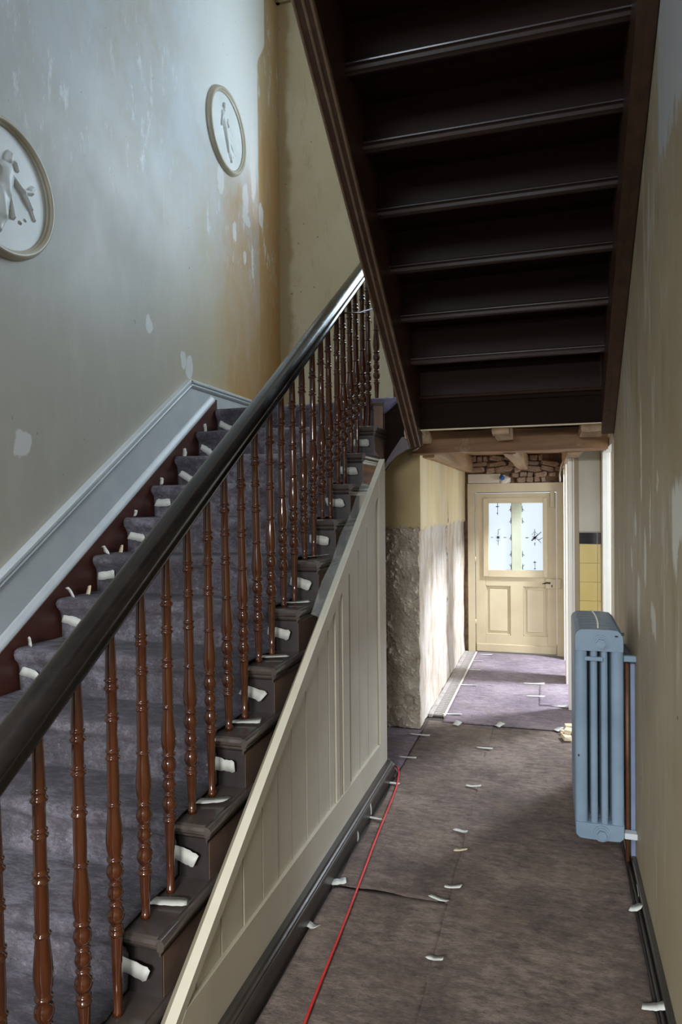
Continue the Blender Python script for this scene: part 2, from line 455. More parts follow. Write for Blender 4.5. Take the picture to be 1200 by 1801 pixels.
def thing(name, label, cat, loc, group=None):
    o = bpy.data.objects.new(name, None)
    o.empty_display_size = .05
    COL.objects.link(o)
    o.location = loc
    return tag(o, label, cat, group)
def tag(o, label, cat, group=None):
    o['label'], o['category'] = label, cat
    if group:
        o['group'] = group
    return o
def struct(o, label=None):
    o['kind'] = 'structure'
    if label:
        o['label'] = label
    return o
def clone(o, parent, loc=(0, 0, 0), rot=None):
    d = o.copy()
    COL.objects.link(d)
    d.parent = parent
    d.location = loc
    if rot:
        d.rotation_euler = rot
    return d
def nz(*p):
    return noise.noise(Vector(p))
def fbm(x, y, z, o=5):
    return noise.fractal(Vector((x, y, z)), .9, 2.1, o)

# ------------------------------------------------------------------ dimensions
RISE, RUN, Z1, Y1 = .1772, .2617, .4224, 1.5699
def kz(k):
    return Z1+(k-1)*RISE
def ky(k):
    return Y1+(k-1)*RUN
LAND = kz(11)
XL, XR, YB, YE = -2.2, .339, 5.484, 7.28       # stair wall, right wall, stair back wall, hall end
YF = -1.9

# ------------------------------------------------------------------ setting: shell
struct(MB().box(-2.35, 2.6, YF-.15, 7.9, -.12, -.006).build('floor', 'darkfloor'), 'dark timber hall floor under the felt')
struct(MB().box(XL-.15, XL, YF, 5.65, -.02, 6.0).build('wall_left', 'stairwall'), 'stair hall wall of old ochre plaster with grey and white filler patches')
mb = MB()
wx0, wx1, wz0, wz1 = -.98, .22, 3.35, 5.4       # stair window opening in the back wall
mb.box(XL-.15, wx0, YB, YB+.28, 2.02, 6.0)
mb.box(wx1, XR+.15, YB, YB+.28, 2.02, 6.0)
mb.box(wx0, wx1, YB, YB+.28, 2.02, wz0)
mb.box(wx0, wx1, YB, YB+.28, wz1, 6.0)
struct(mb.build('wall_back', 'backwall'), 'beige plaster wall at the back of the stair landing')
struct(MB().box(XR, XR+.15, YF, 4.2, -.02, 6.0).build('wall_right', 'rightwall'), 'scuffed beige hall wall with brushed filler')
struct(MB().box(XR, XR+.15, 4.2, YB+.28, 2.03, 6.0).build('wall_upper_right', 'rightwall'))
struct(MB().box(XL-.15, XR+.15, YF, 5.8, 5.95, 6.05).build('ceiling', 'ceiling'))
mb = MB()                                       # front wall behind the viewpoint with its doorway
mb.box(XL-.15, -1.3, YF-.2, YF, -.02, 3.4)
mb.box(XL-.15, -2.1, YF-.2, YF, 3.4, 6.0)
mb.box(-2.1, -1.3, YF-.2, YF, 5.3, 6.0)
mb.box(.2, XR+.15, YF-.2, YF, -.02, 6.0)
mb.box(-1.3, .2, YF-.2, YF, 2.25, 3.4)
mb.box(-1.3, -.7, YF-.2, YF, 5.3, 6.0)
mb.box(-.7, .2, YF-.2, YF, 3.4, 6.0)
struct(mb.build('wall_front', 'rightwall'))

# pillar and hall left wall
def pil(u, v):
    x = -2.0+u*1.14 if u < .5 else 0
    x = -1.33+u*(1.33-.86)
    z = v*2.03
    lim = 1.385+.03*fbm(x*9, z*3, 4.)+.02*nz(x*30, 1, 2)
    y = 4.684
    if z < lim:
        a = fbm(x*8, z*8, 1.3, 7)
        b = abs(fbm(x*20+z*6, z*19, 7.7, 7))
        g = abs(fbm(x*5+3, z*5+x*3, 2.2, 5))
        q7 = abs(fbm(x*42, z*40+x*9, 5.5, 5))
        y += .010+.018*a-.016*b-.012*q7+.026*max(0, .16-g)*3
        y = min(y, 4.70)
        hx, hz = (x+.955)/.035, (z-.19)/.035
        y += .05*math.exp(-(hx*hx+hz*hz)**2)
        if u > .96:
            x -= .012+.012*nz(z*9, 3, 1)
    return (x, y, z)
struct(MB().grid(pil, 150, 480, False).build('wall_pillar', 'pillar', recalc=False), 'short wall with cream paint above rough exposed grey render')
MBx = MB().box(-2.2, -1.30, 4.684, 4.9, -.02, 2.03)
struct(MBx.build('wall_understairs', 'pillar'))
def hw(u, v):
    y = 4.684+u*(YE-4.684)
    z = v*2.03
    lim = 1.37+.05*fbm(y*5, z*2, 2.)
    x = -.862
    if z < lim:
        x -= .012+.012*fbm(y*6, z*3.5, 3.1, 6)
        x -= .02*max(0, 1-abs(y-6.02-.05*nz(z*4, 1, 1))/.04)
    if u < .012:
        x = -.862
        if z < lim:
            x -= .012+.012*nz(z*9, 3, 1)
    return (x, y, z)
struct(MB().grid(hw, 110, 120).build('wall_hall_left', 'hallwall', recalc=False), 'hall wall with cream paint over hacked-off white plaster')
struct(MB().box(-1.3, -.90, 4.75, YE+.2, -.02, 2.03).build('wall_hall_left_core', 'mortar'))

# hall end wall (behind the door frame) with rubble stones above
mb = MB()
mb.box(-1.3, -.83, YE, YE+.25, -.02, 2.35)
mb.box(.13, .6, YE, YE+.25, -.02, 2.35)
mb.box(-.83, .13, YE, YE+.25, 1.752, 2.35)
we = struct(mb.build('wall_end', 'mortar'), 'rubble stone wall above the back door')
x, rows = -.83, [(1.757, .055), (1.812, .05), (1.865, .058), (1.925, .05), (1.977, .06)]
protos = []
for k in range(6):
    bm = bmesh.new()
    bmesh.ops.create_cube(bm, size=1)
    bmesh.ops.bevel(bm, geom=bm.edges[:], offset=.16, segments=1, affect='EDGES')
    for v in bm.verts:
        v.co += Vector((random.uniform(-.08, .08), random.uniform(-.08, .08), random.uniform(-.09, .09)))
    me = bpy.data.meshes.new('stone')
    bm.to_mesh(me)
    bm.free()
    me.materials.append(MT['stone'])
    protos.append(me)
for zi, (z, h) in enumerate(rows):
    x = -.82
    while x < .10:
        w = random.choice((.05, .08, .12, .17, .21))*random.uniform(.85, 1.15)
        if not (z < 1.85 and x < -.47) and x+w < .13:
            o = bpy.data.objects.new('stone', random.choice(protos))
            COL.objects.link(o)
            o.parent = we
            o.location = (x+w/2, YE-.01+random.uniform(-.012, .012), z+h/2+random.uniform(-.006, .006))
            o.scale = (w*.95, random.uniform(.07, .10), h*random.uniform(.85, 1.05))
            o.rotation_euler = (random.uniform(-.1, .1), random.uniform(-.22, .22), random.uniform(-.2, .2))
        x += w+.006
MB().box(-.83, -.50, YE-.03, YE+.01, 1.755, 1.852, .004).build('plaster_patch', 'whiteplaster', we)
b = MB().tube([(-.478, YE-.12, 1.808), (-.478, YE-.02, 1.806)], .024, 14).build('pipe_cap', 'blue')
tag(b, 'small round blue cap above the back door, beside the white plaster patch', 'cap')
def blob(u, v):
    a, q = u*2*PI, v*PI
    r = .05*(1+.35*fbm(math.cos(a)*1.5, math.sin(a)*1.5, q, 4))
    return (-.455+1.15*r*math.sin(q)*math.cos(a), YE-.03+.55*r*math.sin(q)*math.sin(a), 1.79+.85*r*math.cos(q))
MB().grid(blob, 20, 12).build('mortar_lump', 'whiteplaster', we)

# landing slab, fascia, timber ceiling of the hall
struct(MB().box(XL, XR, ky(11)+.056, YB+.1, 2.04, LAND-.006).build('floor_landing', 'darkfloor'), 'stair landing floor')
fa = MB()
fa.box(-.757, XR, 4.15, 4.18, 2.0, 2.182)
fa.box(-.757, XR, 4.14, 4.165, 2.155, 2.182)
fo = tag(fa.build('landing_fascia', 'fascia'), 'wide dark board closing the landing edge above the timber beam', 'fascia board')
MB().box(-.757, XR, 4.147, 4.185, 1.994, 2.0).build('pale_edge', 'chipwood', fo)

def rough_bar(name, mat, x0, x1, y0, y1, z0, z1, along, label=None, cat='beam', amp=.008, seed=0):
    """hand-hewn timber: box with wandering faces"""
    n = 26
    vs, fs = [], []
    for i in range(n+1):
        a = i/n
        ring = []
        m_ = 16
        for j in range(m_):
            q = 2*PI*j/m_
            cx_, cz_ = math.cos(q), math.sin(q)
            k = 1/max(abs(cx_), abs(cz_))*.98
            p, z = cx_*min(k, 1.33), cz_*min(k, 1.33)
            w = amp*fbm(a*4+seed, q*1.2, seed*3.1, 3)
            if along == 0:
                ring.append((x0+a*(x1-x0), (y0+y1)/2+p*(y1-y0)/2*(1+w*6), (z0+z1)/2+z*(z1-z0)/2+w))
            else:
                ring.append(((x0+x1)/2+p*(x1-x0)/2+w, y0+a*(y1-y0), (z0+z1)/2+z*(z1-z0)/2+w))
        vs += ring
    for i in range(n):
        for j in range(m_):
            j2 = (j+1) % m_
            fs.append((i*m_+j, i*m_+j2, (i+1)*m_+j2, (i+1)*m_+j))
    fs += [tuple(range(m_)), tuple(range(n*m_, n*m_+m_))]
    o = MB().add(vs, fs, False).build(name, mat)
    return tag(o, label, cat) if label else o
rough_bar('ceiling_beam', 'beam', -.90, .34, 4.60, 4.80, 1.885, 2.035, 0, 'heavy hewn timber beam crossing the hall ceiling below the stairs', 'beam', .010, 1)
for (x0, x1, y0, y1, z0, z1, lb) in [
    (-.862, -.765, 4.18, 4.60, 1.95, 2.03, 'short joist end left of the others between dark fascia and hewn beam'),
    (-.335, -.235, 4.18, 4.60, 1.955, 2.03, 'short joist end over the middle of the hewn beam'),
    (.165, .30, 4.18, 4.60, 1.955, 2.03, 'short joist end beside the scuffed right wall above the beam'),
    (-.858, -.775, 4.80, YE-.05, 1.87, 2.035, 'pale ceiling joist lying along the top of the hacked plaster wall'),
    (-.312, -.222, 4.80, YE-.06, 1.88, 2.035, 'pale ceiling joist in the middle of the hall, ending at rubble stones'),
    (.10, .20, 4.80, YE-.05, 1.875, 2.035, 'pale ceiling joist above the white door casing on the right')]:
    rough_bar('ceiling_joist', 'joist', x0, x1, y0, y1, z0, z1, 1, lb, 'joist', .006, x0*7)
ce = struct(MB().box(-.862, .34, 4.19, YE+.25, 2.066, 2.09).build('ceiling_hall', 'lath'), 'pale boarded hall ceiling between the joists')
for i in range(18):
    y = 4.82+i*.138
    MB().box(-.862, .34, y, y+.132, 2.043+.004*(i % 2), 2.066).build('plank', 'lath', ce)

# ------------------------------------------------------------------ back door
D = thing('door_1', 'yellowed cream back door with glazed upper half at the hall end', 'door', (-.35, YE, 0))
del D['category']
struct(D)
mb = MB()
mb.box(-.832, -.762, YE-.05, YE+.1, 0, 1.752)
mb.box(.048, .128, YE-.05, YE+.1, 0, 1.752)
mb.box(-.762, .048, YE-.0495, YE+.1, 1.660, 1.752)
fr = mb.build('door_frame', 'doorpaint', D)
sx0, sx1, sz0, sz1 = -.621, -.084, .862, 1.549
lf = MB()
y0, y1 = YE-.03, YE+.02
lf.box(-.755, -.655, y0, y1, .015, 1.652, .003)
lf.box(-.045, .045, y0, y1, .015, 1.652, .003)
lf.box(-.655, -.045, y0, y1, 1.590, 1.652)
lf.box(-.655, -.045, y0, y1, .70, .82)
lf.box(-.655, -.045, y0, y1, .015, .195)
lf.box(-.405, -.280, y0, y1, .195, .70)
leaf = lf.build('door_leaf', 'doorpaint', D)
for x0, x1 in ((-.655, -.405), (-.280, -.045)):
    p = MB().box(x0, x1, YE-.008, YE+.012, .195, .70)
    p.box(x0+.035, x1-.035, YE-.018, YE-.006, .23, .665, .005)
    p.build('panel', 'doorpanel', leaf)
    q = MB()
    for a, b_, c_, d_ in ((x0, x1, .69, .70), (x0, x1, .195, .205), (x0, x0+.01, .195, .70), (x1-.01, x1, .195, .70)):
        q.box(a, b_, YE-.026, YE-.008, c_, d_, .003)
    q.build('panel_moulding', 'doorpaint', leaf)
sh = MB()
ys = YE-.05
sh.box(-.676, sx0, ys, YE+.02, .795, 1.602, .004)
sh.box(sx1, -.040, ys, YE+.02, .795, 1.602, .004)
sh.box(sx0, sx1, ys+.0005, YE+.02, .795, sz0)
sh.box(sx0, sx1, ys+.0005, YE+.02, sz1, 1.602)
sash = sh.build('glazed_casement', 'doorpaint', D)
MB().box(-.395, -.289, YE-.035, YE+.03, sz0-.004, sz1+.004, .006).build('mullion', 'greenmull', sash)
for x0, x1 in ((sx0, -.395), (-.289, sx1)):
    MB().box(x0, x1, YE-.004, YE, sz0, sz1).build('pane', 'glass', sash)
def star(cx, cz, r, n=8, arms=()):
    q = MB()
    for k in range(n):
        a = 2*PI*k/n+.2
        q.prism([(cx+r*.16*math.cos(a+PI/2), cz+r*.16*math.sin(a+PI/2)), (cx+r*math.cos(a), cz+r*math.sin(a)), (cx-r*.16*math.cos(a+PI/2), cz-r*.16*math.sin(a+PI/2))], YE-.010, YE-.004, 1)
    return q
def stroke(q, x0, z0, x1, z1, w):
    d = Vector((x1-x0, z1-z0)).normalized()
    nx, nz_ = -d.y*w, d.x*w
    q.prism([(x0+nx, z0+nz_), (x1+nx*.5, z1+nz_*.5), (x1-nx*.5, z1-nz_*.5), (x0-nx, z0-nz_)], YE-.010, YE-.004, 1)
q = star(-.528, 1.197, .030)
for a in ((-.528, 1.225, -.528, 1.275, .003), (-.528, 1.275, -.505, 1.282, .003), (-.528, 1.165, -.528, 1.115, .003), (-.472, 1.197, -.445, 1.197, .004), (-.60, 1.197, -.575, 1.197, .003),
          (-.545, 1.165, -.510, 1.165, .002), (-.531, 1.549, -.531, 1.425, .003), (-.548, 1.515, -.514, 1.515, .006), (-.540, 1.445, -.526, 1.445, .006)):
    stroke(q, *a)
for z in (1.49, 1.37, 1.03, .90, 1.197):
    stroke(q, -.399, z-.03, -.399, z+.03, .004)
    stroke(q, -.40, z, -.418, z+(.02 if z < 1 else -.02), .003)
q.build('lead_ornament', 'lead', sash)
q = star(-.164, 1.195, .036)
for a in ((-.164, 1.22, -.164, 1.285, .004), (-.196, 1.165, -.100, 1.255, .006), (-.140, 1.185, -.100, 1.14, .003), (-.130, 1.17, -.086, 1.197, .004), (-.252, 1.195, -.222, 1.195, .005),
          (-.164, 1.145, -.164, 1.115, .005), (-.195, 1.225, -.164, 1.26, .002), (-.133, 1.225, -.164, 1.26, .002), (-.164, .96, -.164, .875, .003), (-.178, .945, -.150, .945, .005), (-.172, .88, -.156, .88, .006)):
    stroke(q, *a)
for z in (1.49, 1.37, 1.03, .90):
    stroke(q, -.285, z-.03, -.285, z+.03, .004)
    stroke(q, -.284, z, -.266, z+(.02 if z < 1 else -.02), .003)
q.build('lead_ornament', 'lead', sash)
MB().box(-.750, .040, y0-.012, y0+.002, .02, .10, .004).build('weather_board', 'doorpaint', leaf)
MB().box(-.062, .042, y0-.025, y0, .685, .785, .004).build('lock_case', 'lockpaint', leaf)
MB().box(.052, .085, YE-.075, YE-.05, .69, .79, .004).build('keep', 'lockpaint', D)
MB().tube([(-.02, y0-.025, .745), (-.02, y0-.06, .745), (-.045, y0-.062, .75), (-.07, y0-.06, .742), (-.092, y0-.058, .738)], [.008, .007, .008, .006, .004], 8).build('lever_handle', 'steel', leaf)
MB().box(-.005, .005, y0-.029, y0-.024, .70, .725).build('keyhole', 'steel', leaf)
for z in (1.50, .97, .32):
    MB().tube([(-.759, y0-.012, z-.03), (-.759, y0-.012, z+.03)], .008, 8).build('hinge', 'doorpaint', D)
MB().tube([(-.745, y0-.018, 1.657), (-.0, y0-.018, 1.660)], .0035, 6).build('bolt_rod', 'steel', D)
MB().box(-.012, .030, y0-.022, y0-.002, 1.50, 1.672, .003).build('bolt_plate', 'doorpaint', D)

# ------------------------------------------------------------------ right side of the hall
struct(MB().box(.36, .50, 4.2, 4.34, -.02, 2.05).build('trim_1', 'casing'), 'plain timber jamb where the scuffed wall ends')
W = thing('window_1', 'tall white glazed door frame on the right beyond the radiator', 'window', (.37, 4.8, 0))
del W['category']
struct(W)
mb = MB()
mb.box(.345, .40, 4.34, 4.42, 0, 1.96, .004)
mb.box(.345, .40, 5.22, 5.30, 0, 1.96, .004)
mb.box(.346, .40, 4.42, 5.22, 1.90, 1.96)
mb.box(.346, .40, 4.42, 5.22, 0, .14)
mb.build('frame', 'whitedoor', W)
MB().box(.372, .376, 4.42, 5.22, .14, 1.90).build('pane', 'glass', W)
struct(MB().box(.342, .42, 5.30, 5.36, -.02, 2.03).build('trim_2', 'casing'))
struct(MB().box(.345, .5, 4.34, 5.36, 1.98, 2.05).build('wall_lintel', 'casing'))
tw = struct(MB().box(.188, .42, 5.365, 5.40, -.02, 2.03).build('wall_tiled', 'whiteplaster'), 'narrow painted wall with yellow tiles below a dark tile border')
MB().box(.188, .342, 5.352, 5.366, 1.334, 1.985, .003).build('painted_panel', 'cream', tw)
for k in range(2):
    MB().box(.195+k*.125, .195+k*.125+.121, 5.354, 5.366, 1.246, 1.328, .002).build('tile', 'tile_dark', tw)
for r in range(9):
    for k in range(2):
        MB().box(.195+k*.125, .195+k*.125+.1235, 5.354, 5.366, 1.243-.1385*(r+1)+.0015, 1.243-.1385*r, .0015).build('tile', 'tile', tw)
struct(MB().box(.163, .192, 5.34, 5.40, -.02, 1.99).build('trim_3', 'casing'), 'grey brown door casing left of the tiles')
DR = thing('door_2', 'white side door casing seen edge on before the back door', 'door', (.15, 6.0, 0))
del DR['category']
struct(DR)
mb = MB()
mb.box(.114, .150, 5.36, 5.43, 0, 1.88, .004)
mb.box(.150, .163, 5.345, 5.40, 0, 1.86, .003)
mb.box(.110, .135, 6.12, 6.16, 0, 1.88, .004)
mb.box(.110, .135, 6.38, 6.42, 0, 1.88, .004)
mb.box(.110, .135, 7.06, 7.11, 0, 1.88, .004)
mb.box(.114, .150, 5.43, 7.11, 1.881, 1.93, .002)
mb.build('frame', 'whitedoor', DR)
struct(MB().box(.124, .20, 6.16, 6.38, -.02, 2.03).build('wall_hall_right', 'cream'))
struct(MB().box(.124, .20, 7.10, YE, -.02, 2.03).build('wall_hall_right_end', 'cream'))
struct(MB().box(.124, .20, 5.44, 7.10, 1.93, 2.06).build('wall_hall_right_head', 'cream'))
cb = MB().tube([(.17, 6.4, 1.995), (.12, 6.4, 1.95), (.085, 6.42, 1.88), (.072, 6.45, 1.80), (.075, 6.5, 1.74)], .007, 8)
tag(cb.build('hanging_flex', 'wire'), 'loose white flex hanging by the casing right of the stones', 'wire')

# ------------------------------------------------------------------ floor coverings
def sheet(name, mat, x0, x1, y0, y1, z, label, nx=40, ny=70, amp=.003, seed=0, top=None):
    def fn(u, v):
        x, y = x0+u*(x1-x0), y0+v*(y1-y0)
        if u == 0 or u == 1:
            x += .006*nz(y*5, seed, 1)
        if v == 1 or v == 0:
            y += .012*fbm(x*4, seed, 3.)
        zz = z+amp*(fbm(x*2.2, y*2.2, seed)+.5*fbm(x*9, y*9, seed))*.5+.0015
        if top:
            zz += top(x, y)
        return (x, y, max(zz, z-.001))
    o = MB().grid(fn, nx, ny).build(name, mat, recalc=False)
    md = o.modifiers.new('thick', 'SOLIDIFY')
    md.thickness = .004
    md.offset = 1
    return tag(o, label, 'floor felt', 'protective felt sheets')
def lift(x, y):
    a = max(0, 1-((x+.50)/.10)**2-((y-2.60)/.05)**2)
    b = max(0, 1-((x+.72)/.2)**2-((y-2.66)/.025)**2)
    return .012*a+.010*b
sheet('felt_sheet', 'felt_floor', -.402, .292, -1.85, 4.87, 0, 'long brown felt sheet on the hall floor beside the radiator', 36, 170, .004, 1)
sheet('felt_sheet', 'felt_floor', -.852, -.392, -1.85, 2.668, .0006, 'brown felt strip beside the panelling, nearer than the torn seam', 28, 90, .003, 5)
sheet('felt_sheet', 'felt_floor', -.850, -.392, 2.65, 4.87, .001, 'brown felt strip beyond the torn seam, towards the rough pillar', 30, 80, .003, 2, lift)
sheet('felt_sheet', 'felt_hall', -.10, .14, 5.42, 6.03, .014, 'small loose cut piece of lilac felt by the white side door', 14, 20, .003, 8)
sheet('felt_sheet', 'felt_hall', -.745, .34, 4.855, YE-.06, .008, 'greyish lilac felt sheet before the back door', 40, 60, .003, 3)
sheet('felt_sheet', 'felt_hall', -1.6, -.856, 3.82, 4.66, -.002, 'dark felt piece between the panelling end and the rough pillar', 20, 24, .003, 4)
struct(MB().prism([(-.5, 0), (.0, 0)], 0, .01, 2).build('trim_4', 'darkfloor')) if False else None
bb = MB().box(.318, XR, YF, 4.2, -.005, .035, .004)
bb.tube([(.31, YF, .004), (.31, 4.2, .004)], .010, 8)
struct(bb.build('baseboard_right', 'base_dark'), 'low dark baseboard along the scuffed wall')

# floor grille by the hall left wall
G = thing('floor_grille', 'long slotted floor grille along the hacked plaster wall', 'grille', (-.81, 6.1, 0))
MB().box(-.868, -.835, 4.98, YE-.06, -.005, .020, .003).build('wall_strip', 'concrete', G)
MB().box(-.758, -.742, 4.98, YE-.06, -.005, .018, .003).build('edge_strip', 'whiteplaster', G)
MB().box(-.838, -.755, 4.98, YE-.06, -.005, .004).build('tray', 'chip', G)
sl = None
for i in range(64):
    y = 5.0+i*.035
    if sl is None:
        sl = MB().box(-.836, -.757, y, y+.018, .002, .015).build('slat', 'concrete', G)
    else:
        clone(sl, G, (0, i*.035, 0))

# ------------------------------------------------------------------ lower staircase
ST = thing('staircase', 'painted wooden staircase with felt runner rising to the landing', 'staircase', (-1.6, 2.5, 0))
def tread_profile(k):
    y, z = ky(k), kz(k)-.006
    return [(y+.012, z), (y+.003, z-.005), (y, z-.014), (y+.002, z-.024), (y+.010, z-.032), (y+.030, z-.034), (y+RUN+.04, z-.034), (y+RUN+.04, z)]
for k in range(-1, 11):
    y, z = ky(k), kz(k)-.006
    t_ = MB().prism(tread_profile(k), -2.16, -.995, 0)
    # return nosing along the open end
    pr = [(-.995, z), (-.982, z-.002), (-.974, z-.010), (-.973, z-.018), (-.977, z-.027), (-.987, z-.033), (-.995, z-.034)]
    t_.prism(pr, y+.002, y+.345, 1, True)
    tr_ = t_.build('tread', 'tread', ST)
    c_ = MB().prism([(-1.0, z-.034), (-.984, z-.034), (-.985, z-.040), (-.991, z-.046), (-.994, z-.050), (-.995, z-.058), (-1.0, z-.060)], y+.02, y+.325, 1, True)
    c_.prism([(y+.036, z-.034), (y+.018, z-.034), (y+.020, z-.042), (y+.030, z-.048), (y+.036, z-.056)], -2.15, -1.0, 0, True)
    c_.build('cove_moulding', 'tread', ST)
for k in range(-1, 12):
    y, z = ky(k), kz(k)-.006
    z0 = kz(k-1)-.04 if k > -1 else 0
    MB().box(-2.155, -.999, y+.034, y+.054, z0, z-.032).build('riser', 'riser', ST)
poly = [(ky(-1)+.038, 0)]
for k in range(-1, 11):
    poly += [(ky(k)+.038, kz(k)-.041), (ky(k+1)+.038, kz(k)-.041)]
poly += [(ky(11)+.038, kz(11)-.03), (ky(11)+.05, kz(11)-.03), (ky(11)+.05, kz(11)-.45), (3.7, 1.25), (2.2, 0)]
MB().prism(poly, -1.035, -.998, 0).build('open_string', 'string', ST)
def nose(y):
    return kz(1)+(y-ky(1))*RISE/RUN
wp = [(.8, 0), (.8, nose(.8)+.05), (ky(11)+.03, nose(ky(11)+.03)+.05), (ky(11)+.03, 0)]
MB().prism(wp, XL+.001, -2.155, 0).build('wall_string', 'wallstring', ST)
# landing edge nosing
MB().prism([(ky(11)+.012, LAND-.006), (ky(11)+.001, LAND-.014), (ky(11)+.003, LAND-.032), (ky(11)+.03, LAND-.038), (ky(11)+.06, LAND-.038), (ky(11)+.06, LAND-.006)], -2.155, -1.0, 0).build('landing_nosing', 'tread', ST)

# felt runner
prof = [(ky(-1)-.01, .012)]
for k in range(0, 12):
    y, z, zp = ky(k), kz(k), kz(k-1)
    prof += [(y+.028, zp+.001), (y+.026, zp+.05), (y+.024, z-.075), (y+.012, z-.05), (y-.004, z-.034), (y-.008, z-.018), (y-.003, z-.005), (y+.012, z+.0005), (y+.06, z), (y+.14, z), (y+.22, z)]
prof += [(ky(11)+.4, LAND), (ky(11)+.8, LAND), (YB-.03, LAND)]
pts = []
for a, b in zip(prof, prof[1:]):
    d = math.dist(a, b)
    n = max(1, int(d/.03))
    pts += [(a[0]+(b[0]-a[0])*i/n, a[1]+(b[1]-a[1])*i/n) for i in range(n)]
pts.append(prof[-1])
NX = 36
vs = []
for i, (y, z) in enumerate(pts):
    p0, p1 = pts[max(0, i-1)], pts[min(len(pts)-1, i+1)]
    d = Vector((p1[0]-p0[0], p1[1]-p0[1])).normalized()
    nrm = (-d.y, d.x)
    for j in range(NX+1):
        u = j/NX
        xr = -1.098+.012*nz(i*.35, 2.2, 7)
        if y > ky(11)+.2:
            xr = -1.06
        x = -2.146+.006*nz(i*.5, 9, 1)+u*(xr+2.146)
        w = .0015+.006*max(-.2, fbm(x*5, y*5, z*5, 5))
        vs.append((x, y+nrm[0]*w, z+nrm[1]*w))
fs = [(i*(NX+1)+j, i*(NX+1)+j+1, (i+1)*(NX+1)+j+1, (i+1)*(NX+1)+j) for i in range(len(pts)-1) for j in range(NX)]
rn = MB().add(vs, fs, True).build('stair_runner', 'felt_stair', recalc=False)
md = rn.modifiers.new('thick', 'SOLIDIFY')
md.thickness, md.offset = .004, 1
tag(rn, 'purplish grey protective felt laid over all the stairs', 'stair felt')

# ------------------------------------------------------------------ balustrade
BL = thing('balustrade', 'turned reddish brown balusters under a thick dark handrail', 'balustrade', (-1.08, 2.5, 0))
RS = .663
def railtop(y):
    return 1.064+RS*(y-1.100)
ang = math.atan(RS)
sd, uv = Vector((1, 0, 0)), Vector((0, -math.sin(ang), math.cos(ang)))
rp = [(-.024, -.044), (.024, -.044), (.029, -.036), (.029, -.027), (.021, -.021), (.023, -.014), (.037, -.008), (.041, .004), (.039, .016), (.031, .027), (.017, .034), (0, .036),
      (-.017, .034), (-.031, .027), (-.039, .016), (-.041, .004), (-.037, -.008), (-.023, -.014), (-.021, -.021), (-.029, -.027), (-.029, -.036)]
RX = -1.078
def rc(y):
    return (RX, y, railtop(y)-.045)
MB().sweep(rp, rc(.88), rc(4.17), sd, uv).build('handrail', 'rail', BL)
def bal_profile(ext, top):
    P_ = [(.0135, -.0), (.0135, .012), (.011, .014), (.0125, .05+ext*.5), (.0155, .118+ext)]
    def ring(z, r=.0195, h=.006):
        return [(r-.004, z-h), (r, z-h*.4), (r, z+h*.4), (r-.004, z+h)]
    def bulb(z0, z1, r):
        return [(.0125, z0), (r*.82, z0+(z1-z0)*.18), (r, z0+(z1-z0)*.45), (r*.9, z0+(z1-z0)*.75), (.0125, z1)]
    Q = ring(.127)+ring(.141, .018, .004)+bulb(.149, .196, .0225)+ring(.203, .018, .005)+bulb(.21, .25, .0205)+ring(.256, .018, .004)+bulb(.262, .312, .0225)+ring(.319, .0205, .005)
    Q += [(.0155, .326), (.0205, .345), (.0220, .368), (.0205, .395), (.0170, .43), (.0150, .452)]+ring(.460, .019, .004)
    Q += [(.0150, .468), (.0160, .52), (.0150, .573)]+ring(.580, .019, .005)+[(.0155, .588)]+ring(.598, .0185, .004)
    Q += [(.0145, .606), (.0140, .672)]+ring(.679, .0185, .005)+ring(.692, .0175, .004)+[(.0140, .70), (.0140, .752)]+ring(.760, .0195, .006)+[(.0155, .770)]+ring(.780, .018, .004)
    Q += [(.0150, .79), (.0120, top-.02), (.0115, top)]
    return P_+[(r, z+ext) for r, z in Q[:-2]]+[(r, z+ext) for r, z in Q[-2:]]
EXT = RISE/2
H0 = railtop(ky(1)+.08)-.088-(kz(1)-.006)
pro = []
for e in (0, EXT):
    pro.append(MB().lathe(bal_profile(e, H0), 0, 0, 16))
first = [None, None]
base = BL.location
for k in range(-1, 11):
    for j, oy in enumerate((.080, .211)):
        y = ky(k)+oy
        loc = Vector((RX, y, kz(k)-.006))-base
        if first[j] is None:
            o = pro[j].build('baluster', 'baluster', BL)
            o.data.transform(Matrix.Translation(base))
            first[j] = o
            o.location = loc
        else:
            o = clone(first[j], BL, loc)
        o.rotation_euler = (.016+random.uniform(-.004, .004), random.uniform(-.004, .004), 0)
o = clone(first[0], BL, Vector((RX+.02, 4.27, LAND))-base)
o = clone(first[0], BL, Vector((-.955, 4.35, LAND))-base)
nw = MB()                                        # foot newel, outside the picture
nw.box(RX-.05, RX+.05, .82, .92, 0, .95, .006)
nw.lathe([(.055, .95), (.06, .97), (.05, .99), (.055, 1.02), (.03, 1.06), (.001, 1.07)], RX, .87, 16)
nw.build('newel_post', 'baluster', BL)
tag(MB().tube([(-1.035, 3.47, 2.552), (-1.04, 3.8, 2.64), (-1.035, 4.13, 2.755)], .005, 6).build('thin_rod', 'chip'), 'thin dark rod running level behind the handrail through the upper balusters', 'rod')

